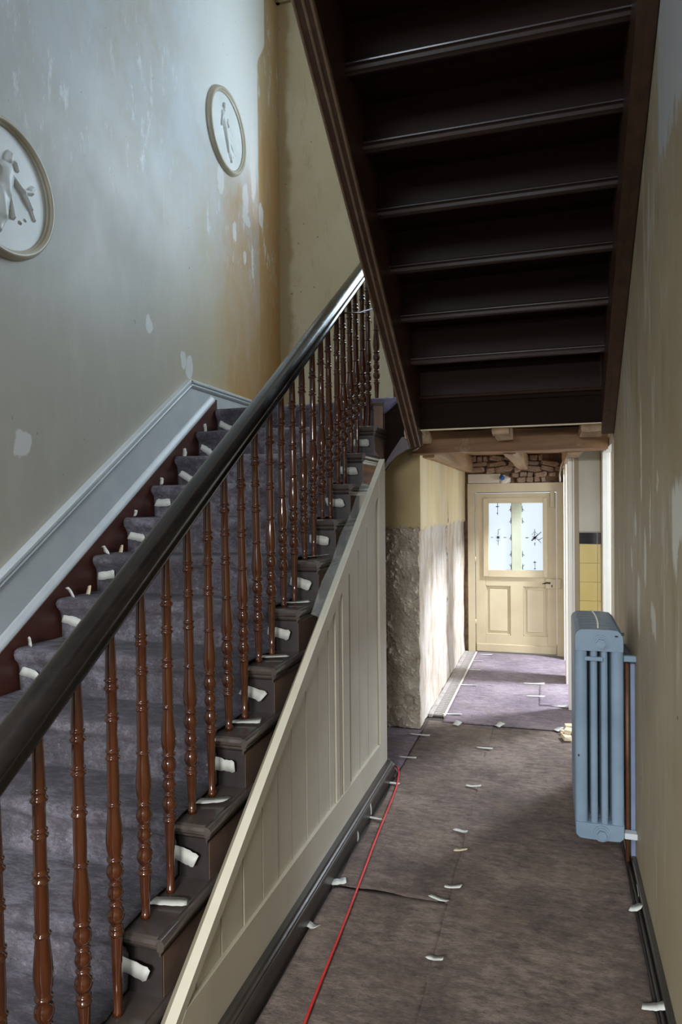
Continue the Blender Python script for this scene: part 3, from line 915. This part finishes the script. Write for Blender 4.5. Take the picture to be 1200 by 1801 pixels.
# landing corner post and draped sheet
LC = thing('landing_newel', 'dark brown boxed post below the landing corner, beside the rough pillar', 'newel post', (-.92, 4.3, 1.8))
pp = [(-1.075, 2.205), (-.775, 2.205), (-.765, 1.92), (-.80, 1.905), (-.86, 1.89), (-.92, 1.86), (-.97, 1.81), (-1.0, 1.76), (-1.02, 1.70), (-1.075, 1.66)]
MB().prism(pp, 4.225, 4.262, 1).build('post_box', 'fascia', LC)
MB().prism([(-1.06, 2.19), (-1.0, 2.19), (-1.0, 1.80), (-1.02, 1.76), (-1.06, 1.74)], 4.19, 4.226, 1).build('front_pilaster', 'string', LC)
def drape(u, v):
    x = -1.085+u*.31
    a = v*.30
    if a < .18:
        y, z = 4.40-a, 2.212
    else:
        y, z = 4.215-.01*math.sin((a-.18)*30), 2.212-(a-.18)*(.5+.35*math.sin(u*7))
    return (x, y+.006*nz(u*9, v*5, 1), z+.008*abs(nz(u*7, v*6, 5)))
o = MB().grid(drape, 24, 16).build('dust_sheet', 'sheet', recalc=False)
md = o.modifiers.new('thick', 'SOLIDIFY')
md.thickness = .003
tag(o, 'crumpled lilac grey sheet lying over the landing corner post', 'dust sheet')
o = MB().prism([(-.885, 1.965), (-.772, 1.965), (-.762, 1.918), (-.80, 1.903), (-.86, 1.886), (-.92, 1.852), (-.972, 1.802), (-1.012, 1.745), (-1.00, 1.795), (-.95, 1.872)], 4.205, 4.224, 1).build('grey_flap', 'flap')
tag(o, 'grey cloth flap curving over the top edge of the rough pillar', 'cloth')
tag(MB().tube([(-.80, 4.56, 2.03), (-.80, 4.55, 1.985), (-.82, 4.55, 1.945), (-.86, 4.55, 1.915), (-.885, 4.55, 1.905)], .006, 8).build('white_flex', 'wire'), 'short white flex curling down at the lower end of the upper stairs', 'wire')

# ------------------------------------------------------------------ panelling under the stairs
PN = thing('stair_panelling', 'cream boarded panelling closing the triangle under the stairs', 'panelling', (-.9, 2.8, 0))
def ptop(y):
    return .262+.672*(y-1.504)
XP = -.90
fr = MB()
ye = 3.80
fr.prism([(1.34, .09), (ye, .09), (ye, .235), (1.555, .262)], XP-.03, XP, 0)                                   # bottom rail
fr.prism([(1.25, .09), (1.34, .09), (1.555, .262), (3.66, .235+.672*(3.66-1.50)-.085), (3.66, ptop(3.66)), (1.25, ptop(1.25))], XP-.03, XP-.0006, 0)
fr.prism([(3.655, .09), (ye, .09), (ye, ptop(ye)), (3.655, ptop(3.655))], XP-.03, XP+.001, 0)
fr.prism([(2.965, .101), (3.065, .101), (3.065, ptop(3.065)-.01), (2.965, ptop(2.965)-.01)], XP-.0295, XP-.0012, 0)
fr.prism([(2.865, .10), (2.915, .10), (2.915, ptop(2.915)-.01), (2.865, ptop(2.865)-.01)], XP-.028, XP-.004, 0)
fr.build('frame', 'cream', PN)
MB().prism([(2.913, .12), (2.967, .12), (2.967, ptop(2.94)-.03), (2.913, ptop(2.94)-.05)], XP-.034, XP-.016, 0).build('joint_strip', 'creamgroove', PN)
MB().prism([(2.932, .22), (2.948, .22), (2.948, ptop(2.94)-.08), (2.932, ptop(2.94)-.09)], XP-.022, XP-.006, 0).build('joint_bead', 'cream', PN)
gl = [1.50, 1.632, 1.777, 1.924, 2.07, 2.208, 2.346, 2.501, 2.65, 2.785, 2.868]
gr = [3.062, 3.111, 3.272, 3.44, 3.655]
for arr in (gl, gr):
    for a, b in zip(arr, arr[1:]):
        p = [(a+.004, .20), (b-.004, .20), (b-.004, max(.2, ptop(b)-.05)), (a+.004, max(.2, ptop(a)-.05))]
        MB().prism(p, XP-.030, XP-.013+random.uniform(-.002, .002), 0).build('board', 'cream', PN)
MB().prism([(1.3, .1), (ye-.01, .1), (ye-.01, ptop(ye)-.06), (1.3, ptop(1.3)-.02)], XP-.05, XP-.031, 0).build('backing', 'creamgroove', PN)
bz = .10
for q, nm in (([(-.90, 0), (-.862, 0), (-.862, .070), (-.866, .078), (-.870, .080), (-.870, .088), (-.876, .092), (-.880, .102), (-.90, .104)], 'base_moulding'),):
    MB().prism(q, 1.2, ye, 1).build(nm, 'base_dark', PN)
MB().prism([(-1.0, 0), (-.862, 0), (-.862, .07), (-.90, .10), (-1.0, .10)], ye-.002, ye+.03, 1).build('base_return', 'base_dark', PN)

# film taped along the top of the panelling
def film_fn(u, v):
    y = 2.70+u*.84
    z = ptop(y)+.006+.045*v*(.6+.4*math.sin(u*9)**2)
    x = XP-.004-.055*v
    return (x+.003*nz(y*4, v*2, 3), y, z+.004*nz(y*5, v*2, 6))
o = MB().grid(film_fn, 70, 10).build('plastic_film', 'film', recalc=False)
tag(o, 'wrinkled clear plastic film tucked along the sloping top of the panelling', 'plastic film')

# ------------------------------------------------------------------ skirting on the stair wall
SK = struct(thing('baseboard_left', 'white moulded skirting climbing the stair wall', 'x', (XL, 3, 0)))
del SK['category']
ys0, ys1 = .8, 4.10
def wb(y):
    return nose(y)+.035
HT = .315
yt = (LAND+.148-.035-HT-kz(1))/(RISE/RUN)+ky(1)   # where the sloping top meets the level top
pl = [(ys0, wb(ys0)), (ky(11)+.03, wb(ky(11)+.03)), (ky(11)+.03, LAND-.002), (YB, LAND-.002), (YB, LAND+.148), (yt, LAND+.148), (ys0, wb(ys0)+HT)]
MB().prism(pl, XL, XL+.022, 0).build('board', 'white', SK)
tp = [(0, 0), (.034, 0), (.040, -.006), (.040, -.018), (.032, -.024), (.032, -.030), (.036, -.036), (.030, -.046), (.024, -.052), (0, -.052)]
an = math.atan(RISE/RUN)
MB().sweep(tp, (XL, ys0, wb(ys0)+HT+.006), (XL, yt+.004, LAND+.154), (1, 0, 0), (0, -math.sin(an), math.cos(an)), False).build('top_moulding', 'white', SK)
MB().sweep(tp, (XL, yt, LAND+.154), (XL, YB, LAND+.154), (1, 0, 0), (0, 0, 1), False).build('top_moulding', 'white', SK)
bp = [(0, 0), (.030, 0), (.040, .008), (.042, .020), (.036, .034), (.028, .042), (.024, .055), (0, .055)]
MB().sweep(bp, (XL, ys0, wb(ys0)), (XL, ky(11)+.02, wb(ky(11)+.02)), (1, 0, 0), (0, -math.sin(an), math.cos(an)), True).build('bottom_bead', 'white', SK)
MB().box(XL+.045, XL+.049, 1.0, 1.001, 0, .001).build('x', 'white') if False else None
sb = MB().box(XL, XR, YB-.022, YB, LAND-.002, LAND+.148)
sb.sweep(tp, (XL, YB, LAND+.154), (XR, YB, LAND+.154), (0, -1, 0), (0, 0, 1), False)
struct(sb.build('baseboard_back', 'white'))

# cornice high on the stair walls
cp = [(0, 0), (.03, 0), (.035, .03), (.05, .05), (.075, .07), (.10, .10), (.105, .125), (.13, .14), (.13, .17), (0, .17)]
co = MB().sweep(cp, (XL, YF, 5.78), (XL, YB, 5.78), (1, 0, 0), (0, 0, 1), False)
co.sweep(cp, (XL, YB, 5.78), (XR, YB, 5.78), (0, -1, 0), (0, 0, 1), False)
struct(co.build('trim_5', 'casing'), 'brown moulded cornice under the ceiling')

# ------------------------------------------------------------------ upper staircase seen from below
US = thing('upper_staircase', 'dark stained upper stairs seen from below, over the hall', 'staircase', (-.25, 3.2, 2.6))
def PU(i):
    return 2.576+.256*i, 3.2554-.1769*i
UX0, UX1 = -.757, .271
for i in range(-5, 6):
    y, z = PU(i)
    y2, z2 = PU(i+1)
    pr = [(y+.03, z+.028), (y+.03, z-.020), (y+.06, z-.021), (y+.085, z-.014), (y+.11, z-.004), (y+.14, z), (y2+.05, z), (y2+.056, z+.006), (y2+.058, z+.028)]
    MB().prism(pr, UX0, UX1, 0).build('tread', 'darkwood', US)
    MB().box(UX0, UX1, y2+.042, y2+.058, z2-.01, z+.002).build('riser', 'darkwood', US)
for i in range(-5, 7):
    y, z = PU(i)
    if i < 6:
        q = [(y+.045, z+.008), (y+.008, z+.006), (y, z), (y+.001, z-.005), (y+.010, z-.008), (y+.008, z-.014), (y+.012, z-.026), (y+.020, z-.030), (y+.026, z-.026), (y+.032, z-.032), (y+.045, z-.030)]
    else:
        q = [(y+.045, z+.006), (y+.01, z+.004), (y+.006, z-.002), (y+.012, z-.012), (y+.03, z-.02), (y+.045, z-.02)]
    MB().prism(q, UX0, UX1, 0, False).build('moulding', 'darkmould', US)
MB().box(UX0, UX1, 4.14, 4.17, 2.184, LAND+.01).build('bottom_riser', 'darkwood', US)
def us_b(y):
    return 3.175-.690*(y-2.346)
def us_t(y):
    return 3.2554-.691*(y-2.576)+.30
for x0, x1, nm in ((-.835, UX0, 'left'), (UX1, XR-.002, 'right')):
    ye_ = 4.20 if nm == 'left' else 4.145
    MB().prism([(1.15, us_b(1.15)), (ye_, us_b(ye_)), (ye_, 2.36 if nm == 'left' else 2.36), (4.12, us_t(4.12)), (1.15, us_t(1.15))], x0, x1, 0).build('string', 'darkstring', US)
au = math.atan(-.690)
upv = (0, -math.sin(au), math.cos(au))
for xx, ww in ((-.831, .006), (-.797, .007), (-.768, .007)):
    q = [(ww*math.cos(a*PI/4), ww*math.sin(a*PI/4)) for a in range(8)]
    MB().sweep(q, (xx, 1.2, us_b(1.2)), (xx, 4.19, us_b(4.19)), (1, 0, 0), upv, True).build('bead', 'beadwood', US)
MB().sweep([(.0, -.002), (.03, -.004), (.03, .01), (0, .01)], (.303, 1.2, us_b(1.2)), (.303, 4.14, us_b(4.14)), (1, 0, 0), upv, False).build('bead', 'darkstring', US)

# ------------------------------------------------------------------ medallions
def seg_d(px, py, ax, ay, bx, by):
    dx, dy = bx-ax, by-ay
    t_ = max(0, min(1, ((px-ax)*dx+(py-ay)*dy)/(dx*dx+dy*dy+1e-9)))
    return math.hypot(px-ax-t_*dx, py-ay-t_*dy), t_
def relief(caps, px, py):
    h = 0
    for ax, ay, r0, bx, by, r1, hh in caps:
        d, t_ = seg_d(px, py, ax, ay, bx, by)
        r = .92*(r0+(r1-r0)*t_)
        if d < r:
            h += (.62*hh*(1-(d/r)**2)**.8)**6
    return h**(1/6)
def medallion(cy, cz, R, caps, label, folds):
    T = thing('plaster_medallion', label, 'wall medallion', (XL, cy, cz), 'plaster medallions')
    pr = [(R*.86, .012), (R*.875, .022), (R*.89, .020), (R*.90, .030), (R*.93, .036), (R*.965, .032), (R*.985, .020), (R, .012), (R, 0)]
    seg = 64
    vs, fs = [], []
    for r, h in pr:
        for k in range(seg):
            a = 2*PI*k/seg
            vs.append((XL+h, cy+r*math.cos(a), cz+r*math.sin(a)))
    for i in range(len(pr)-1):
        for k in range(seg):
            k2 = (k+1) % seg
            fs.append((i*seg+k, i*seg+k2, (i+1)*seg+k2, (i+1)*seg+k))
    MB().add(vs, fs, True).build('rim', 'rim', T)
    n = 170
    Rd = R*.87
    vs, fs, idx = [], [], {}
    for i in range(n+1):
        for j in range(n+1):
            a, b = -1+2*i/n, -1+2*j/n
            # square to disc
            u = a*math.sqrt(1-b*b/2)
            v = b*math.sqrt(1-a*a/2)
            h = relief(caps, u, v)
            if h > 0:
                h += .0025*math.sin(folds*(u*1.5+v*.4)*14)*max(0, min(1, (.25-v)*3))*min(1, h*90)
            vs.append((XL+.010+h, cy+u*Rd, cz+v*Rd))
    fs = [(i*(n+1)+j, (i+1)*(n+1)+j, (i+1)*(n+1)+j+1, i*(n+1)+j+1) for i in range(n) for j in range(n)]
    MB().add(vs, fs, True).build('relief_disc', 'plaster', T, recalc=True)
    return T
capsA = [(-.20, .60, .085, -.18, .66, .075, .030), (-.18, .50, .04, -.15, .36, .06, .020), (-.22, .36, .15, -.14, .05, .12, .030), (-.10, .34, .05, .05, .16, .04, .024), (.05, .16, .04, .0, .34, .035, .024),
         (-.30, .30, .05, -.36, .02, .035, .020), (-.14, .05, .14, .02, -.28, .13, .032), (.02, -.28, .13, .18, -.62, .09, .026), (-.05, -.10, .10, .08, -.50, .09, .030), (.18, -.62, .06, .24, -.74, .03, .018),
         (.05, -.05, .05, .34, -.36, .03, .012), (.34, -.36, .03, .52, -.44, .012, .010), (.06, .28, .03, .36, .05, .02, .008), (.10, -.35, .05, .38, -.55, .02, .010)]
capsB = [(.10, .50, .10, .12, .58, .085, .034), (.10, .40, .05, .08, .28, .07, .024), (.05, .28, .20, .02, -.06, .16, .036), (.14, .26, .07, .40, .10, .055, .030), (.40, .10, .055, .62, .16, .045, .026),
         (.40, .10, .05, .60, -.12, .045, .026), (.60, -.12, .045, .68, -.28, .035, .020), (-.02, -.06, .16, -.06, -.45, .15, .034), (.10, -.10, .08, .18, -.42, .05, .024), (-.20, .30, .10, -.45, .0, .06, .028),
         (-.05, -.45, .12, -.12, -.72, .06, .024), (.60, .20, .06, .66, .26, .045, .020), (.46, -.36, .025, .48, -.37, .02, .012), (.34, -.44, .025, .36, -.46, .02, .012), (.26, .50, .05, .30, .40, .03, .018)]
medallion(4.487, 4.205, .290, capsA, 'small round white plaster medallion with robed figure, higher up near the corner', 1.6)
medallion(2.375, 2.895, .292, capsB, 'round white plaster medallion cut by the picture edge, lower on the stair wall', 1.4)

# ------------------------------------------------------------------ radiator
RD = thing('radiator', 'blue grey cast iron column radiator standing along the scuffed wall', 'radiator', (.19, 3.36, .11))
def section(y, wd=.074):
    q = MB()
    x0, x1, zb, zt = .090, .288, .115, 1.012
    for c0, c1 in ((x0, x0+.053), (x0+.063, x0+.094), (x0+.105, x0+.135), (x0+.146, x1)):
        cx, rx, ry = (c0+c1)/2, (c1-c0)/2, wd*.42
        prf = []
        for a in range(16):
            ca, sa = math.cos(a*PI/8), math.sin(a*PI/8)
            prf.append((rx*math.copysign(abs(ca)**.55, ca), ry*math.copysign(abs(sa)**.55, sa)))
        vs = [(cx+a, y+b, z) for z in (zb+.06, zt-.085) for a, b in prf]
        q.add(vs, [(k, (k+1) % 16, (k+1) % 16+16, k+16) for k in range(16)], True)
    hw_ = wd*.49
    def hd(z0, z1, up):
        pl_ = []
        m_ = 10
        if up:
            pl_ = [(x0, z0), (x0, z1-.028), (x0+.006, z1-.014), (x0+.022, z1-.002), (x0+.06, z1), (x1-.06, z1), (x1-.022, z1-.004), (x1-.004, z1-.022), (x1, z1-.04), (x1, z0)]
        else:
            pl_ = [(x0, z1), (x0+.002, z0+.016), (x0+.016, z0+.002), (x0+.05, z0), (x1-.05, z0), (x1-.016, z0+.002), (x1-.002, z0+.016), (x1, z1)]
        n_ = len(pl_)
        cx = sum(p[0] for p in pl_)/n_
        cz = sum(p[1] for p in pl_)/n_
        vs = []
        for yy, sc in ((-hw_, .965), (-hw_+.010, 1), (hw_-.010, 1), (hw_, .965)):
            vs += [(cx+(a-cx)*sc, y+yy, cz+(b-cz)*(sc if up else sc)) for a, b in pl_]
        q.add(vs, [(r*n_+k, r*n_+(k+1) % n_, (r+1)*n_+(k+1) % n_, (r+1)*n_+k) for r in range(3) for k in range(n_)])
        q.add(vs, [tuple(range(n_)), tuple(range(3*n_, 4*n_))])
    hd(zt-.095, zt, True)
    hd(zb, zb+.07, False)
    return q
s0 = section(3.14).build('section', 'radiator', RD)
for i in range(1, 7):
    clone(s0, RD, (0, i*.076, 0))
for z, nm in ((.955, 'top_plug'), (.145, 'bottom_plug')):
    q = MB()
    yy = 3.14-.036
    for r, a, b in ((.034, 0, .006), (.026, .006, .012)):
        q.tube([(.196, yy-a, z), (.196, yy-b, z)], r, 20)
    q.tube([(.196, yy-.010, z), (.196, yy-.026, z)], .020, 6)
    q.sm = [False]*len(q.sm)
    q.build(nm, 'radiator', RD)
mb = MB()
mb.box(.13, .205, 3.095, 3.108, .878, .896, .002)
mb.box(.288, XR, 3.14, 3.165, .872, .898, .002)
mb.build('top_bracket', 'radiator', RD)
MB().box(.288, XR, 3.12, 3.16, .125, .150, .002).build('bottom_bracket', 'white', RD)
q = MB()
for (x, y, z, sx, sz) in ((.283, 3.106, .995, .006, .006), (.258, 3.103, .985, .006, .003), (.105, 3.103, .47, .003, .004)):
    q.box(x-sx, x+sx, y-.003, y+.002, z-sz, z+sz)
q.build('paint_chip', 'chip', RD)
o = MB().tube([(.305, 3.17, .0), (.305, 3.17, .86)], .009, 10).build('heating_pipe', 'pipe')
tag(o, 'thin rusty brown upright pipe behind the radiator', 'pipe')
o = MB().box(.318, XR-.001, 3.17, 3.62, .02, .86, .003).build('backing_board', 'bluepaint')
tag(o, 'blue grey board on the wall behind the radiator', 'board')

q = MB()
for i in range(13):
    u = i/12
    q.lathe([(.0005, 1.0135), (.0035, 1.0150), (.0045, 1.0175), (.0035, 1.0200), (.0005, 1.0215)], .186+.012*u*(1-u)*3, 3.62-.50*u, 8)
tag(q.build('bead_chain', 'wire'), 'thin pale bead chain lying across the radiator top', 'chain')

# ------------------------------------------------------------------ cable, tape, debris
pts = [(-.640, 1.30), (-.690, 1.70), (-.708, 1.908), (-.722, 2.15), (-.735, 2.40), (-.756, 2.72), (-.778, 3.04), (-.795, 3.35), (-.808, 3.58), (-.820, 3.70), (-.832, 3.78), (-.850, 3.87), (-.90, 3.95), (-1.1, 4.05)]
sm = []
for i in range(len(pts)-1):
    p0, p1, p2, p3 = (Vector(pts[max(0, min(len(pts)-1, i+d))]) for d in (-1, 0, 1, 2))
    for j in range(6):
        q = j/6
        sm.append(.5*((2*p1)+(-p0+p2)*q+(2*p0-5*p1+4*p2-p3)*q*q+(-p0+3*p1-3*p2+p3)*q**3))
o = MB().tube([(p.x, p.y, .0165) for p in sm], .0048, 8).build('extension_cord', 'red')
tag(o, 'red cable snaking along the felt beside the panelling', 'cable')

def tape(pos, ldir, wdir, L, W_, curl, label, mat='tape', group='floor tape scraps'):
    """strip of tape: starts flat at pos, runs along ldir and curls towards the normal"""
    l, w = Vector(ldir).normalized(), Vector(wdir).normalized()
    n = l.cross(w)
    if abs(n.z) > .3 and n.z < 0:
        n = -n
    if abs(n.z) <= .3 and n.y > 0:
        n = -n
    segs = 10
    p = Vector(pos)-l*L/2
    a = 0
    vs = []
    rng = random.Random(int(abs(pos[0]*9173+pos[1]*7919+pos[2]*3571)*100))
    tw, kink, bend = rng.uniform(-.6, .6), rng.choice((3, 5, 6, 8)), rng.uniform(-.22, .22)
    cut = (rng.uniform(-.5, .5), rng.uniform(-.5, .5))
    kz_ = rng.uniform(.4, 1.0)
    yaw = 0
    for i in range(segs+1):
        u = i/segs
        dd = l*math.cos(yaw)+w*math.sin(yaw)
        ww = w*math.cos(yaw)-l*math.sin(yaw)
        hw2 = W_/2*(1+.22*nz(pos[0]*9, pos[1]*9, u*6)-.25*(u > .93)-.15*(u < .05))
        sk = cut[0]*(1-u)**4+cut[1]*u**4
        tn = n*tw*W_*.35*max(0, u-.35)
        for sg in (-1, 1):
            vs.append(p+ww*hw2*sg+dd*(sk*hw2*sg)+tn*sg+n*(abs(tn.length)+.0012))
        a += .5*curl*(kz_/2 if i in (kink, kink+1) else (1-kz_)/segs)
        a = min(a, 1.4)
        yaw += bend/segs
        p = p+(dd*math.cos(a)+n*math.sin(a))*L/segs
    fs = [(2*i, 2*i+1, 2*i+3, 2*i+2) for i in range(segs)]
    o = MB().add(vs, fs, True).build('tape_scrap', mat, recalc=False)
    md = o.modifiers.new('thick', 'SOLIDIFY')
    md.thickness, md.offset = .0008, 1
    return tag(o, label, 'tape', group)
fz = .013
for (x, y, dx, dy, L, W_, cu, mt, lb) in [
    (-.838, 3.26, 1, -.2, .085, .022, -0.0, 'tape', 'curled tape scrap at the base of the panelling, near the cable top'),
    (-.838, 2.668, 1, .5, .06, .045, .3, 'tape', 'creased tape piece where the felt seam meets the panelling'),
    (-.845, 2.355, 1, -.6, .07, .03, .9, 'tape', 'upright pointed tape scrap at the dark base of the panelling'),
    (-.414, 3.768, 1, -.3, .085, .020, .4, 'tape', 'narrow tape strip on the middle felt, alone beside the cord end'),
    (-.415, 3.241, 1, -.35, .075, .024, .7, 'tape', 'twisted tape strip on the middle felt, upper of the close pair'),
    (-.392, 3.06, 1, .1, .06, .022, .6, 'tape_y', 'short yellowish tape strip on the middle felt, lower of the close pair'),
    (-.386, 2.751, 1, -.15, .07, .022, .5, 'tape', 'bow shaped tape scrap just beyond the torn felt seam'),
    (-.428, 2.656, 1, -.5, .085, .022, .4, 'tape', 'long tape scrap lying on the end of the torn seam'),
    (-.383, 2.297, 1, -.45, .065, .026, .8, 'tape', 'crumpled tape scrap alone on the near felt sheet'),
    (-.409, 4.384, 1, -.12, .10, .022, .2, 'tape', 'tape strip on the felt between the radiator and the pillar'),
    (-.634, 4.815, .3, 1, .075, .045, .1, 'tape', 'broad tape piece on the far seam, nearer the pillar'),
    (-.352, 4.865, .35, 1, .085, .045, .1, 'tape', 'broad tape piece at the middle of the far seam'),
    (.300, 2.80, 1, .1, .05, .045, .9, 'tape', 'folded pale tape on the baseboard edge past the radiator'),
    (.290, 2.262, 1, .1, .07, .03, .8, 'tape', 'folded pale tape on the right baseboard at the bottom corner'),
    (-.842, 4.10, 1, -.1, .11, .018, .2, 'tape', 'thin tape strip on the felt edge just past the panelling'),
    (-.848, 4.528, 1, -.1, .14, .020, .2, 'tape', 'thin tape strip on the felt in front of the rough pillar'),
    (-.846, 3.70, 1, -.1, .08, .022, .2, 'tape', 'tape strip at the cable bend by the panelling corner'),
    (.035, 4.87, .5, 1, .07, .045, .2, 'tape', 'tape piece at the seam end beside the wood offcuts'),
    (-.70, 5.02, 1, .05, .14, .026, .1, 'tape', 'tape strip at the near end of the floor grille'),
    (-.69, 5.86, 1, -.05, .16, .026, .1, 'tape', 'long tape strip halfway along the floor grille'),
    (-.70, 6.42, 1, -.2, .15, .024, .2, 'tape', 'tape strip on the grille edge two thirds of the way along'),
    (-.70, 6.78, 1, -.2, .12, .024, .2, 'tape', 'tape strip on the grille edge, last but one before the door'),
    (-.64, 7.08, 1, -.2, .12, .024, .3, 'tape', 'tape strip at the foot of the back door beside the grille'),
    (-.15, 6.05, 1, .0, .17, .03, .1, 'tape', 'tape strip along the far felt cut, farther of the two'),
    (-.13, 5.66, 1, .05, .14, .03, .1, 'tape', 'tape strip on the far felt cut, nearer of the two'),
    (.06, 5.42, 1, -.25, .16, .035, .2, 'tape', 'tape piece at the corner of the far felt cut beside the casing')]:
    tape((x, y, fz if y < 4.8 else fz+.004), (dx, dy, 0), (-dy, dx, 0), L, W_, cu, lb, mt)
tape((-.858, 3.28, .045), (.05, 0, 1), (0, 1, 0), .055, .02, .3, 'upright tape tongue on the panelling base above a curled scrap')
tape((-.859, 3.044, .022), (.1, 0, 1), (0, 1, 0), .05, .022, .3, 'small upright tape scrap low on the panelling base')
tape((.3155, 2.90, .03), (-.1, 0, 1), (0, 1, 0), .05, .012, .2, 'thin upright tape sliver on the right baseboard')

ords = ['first', 'second', 'third', 'fourth', 'fifth', 'sixth', 'seventh', 'eighth', 'ninth', 'tenth', 'eleventh']
for k in range(1, 12):
    y, z = ky(k), kz(k)
    od = ords[11-k]
    G_ = 'stair tape scraps'
    if k >= 4:
        sl_ = .35 if k > 8 else random.uniform(-.05, .12)
        tape((-2.085, y+.014, z-.095-(.02 if k > 8 else 0)), (1, 0, -sl_*1.6), (sl_*1.6, 0, 1), .10, .040, .15, f'tape strip at the wall end of the {od} riser below the landing', 'tape', G_)
        if k < 11:
            tape((-2.11, y+.045, z+.030), (random.uniform(-.5, .5), random.uniform(-.2, .3), 1), (1, -.3, 0), random.uniform(.035, .06), random.uniform(.02, .036), .7, f'upright tape tab at the wall end of the {od} tread below the landing' if k != 5 else f'white upright tape tab on the {od} tread below the landing', 'tape', G_)
    if k == 6 or k == 5:
        tape((-2.10, y+.16, z+.022), (0.3, .1, 1), (1, -.3, 0), .05, .03, .4, f'brownish upright tape tab at the back of the {od} tread below the landing', 'tape_y', G_)
    if k <= 10 and k >= 1:
        tape((-1.075, y+.030-.014, z-.105), (1, -.0, -.14), (.14, 0, 1), .100, .042, .2, f'pale tape strip at the baluster end of the {od} riser below the landing', 'tape', G_)
    if k <= 6:
        tape((-1.055, y+.155, z+.001), (1, .25, 0), (-.25, 1, 0), .12, .042, .12, f'flat tape scrap beside balusters on the {od} tread below the landing', 'tape', G_)

# offcuts on the floor beyond the radiator
for i, (x, y, z, a, b, h, r, lb) in enumerate([
    (.085, 4.70, .014, .05, .09, .028, .2, 'pale wood offcut lowest of the pile behind the radiator'),
    (.10, 4.74, .043, .045, .07, .024, -.3, 'pale wood offcut on top of the pile behind the radiator'),
    (.07, 4.80, .014, .03, .05, .022, .6, 'small pale offcut left of the pile behind the radiator'),
    (.105, 4.85, .014, .05, .05, .05, .1, 'upright pale offcut at the back of the pile behind the radiator')]):
    bm = bmesh.new()
    bmesh.ops.create_cube(bm, size=1)
    bmesh.ops.scale(bm, vec=(a, b, h), verts=bm.verts)
    for v in bm.verts:
        v.co += Vector((random.uniform(-.006, .006), random.uniform(-.008, .008), 0))
    bmesh.ops.bevel(bm, geom=bm.edges[:], offset=.002, segments=1, affect='EDGES')
    me = bpy.data.meshes.new('wood_offcut')
    bm.to_mesh(me)
    bm.free()
    me.materials.append(MT['chipwood'])
    o = bpy.data.objects.new('wood_offcut', me)
    COL.objects.link(o)
    o.location = (x, y, z+h/2)
    o.rotation_euler = (0, 0, r)
    tag(o, lb, 'offcut', 'wood offcuts')
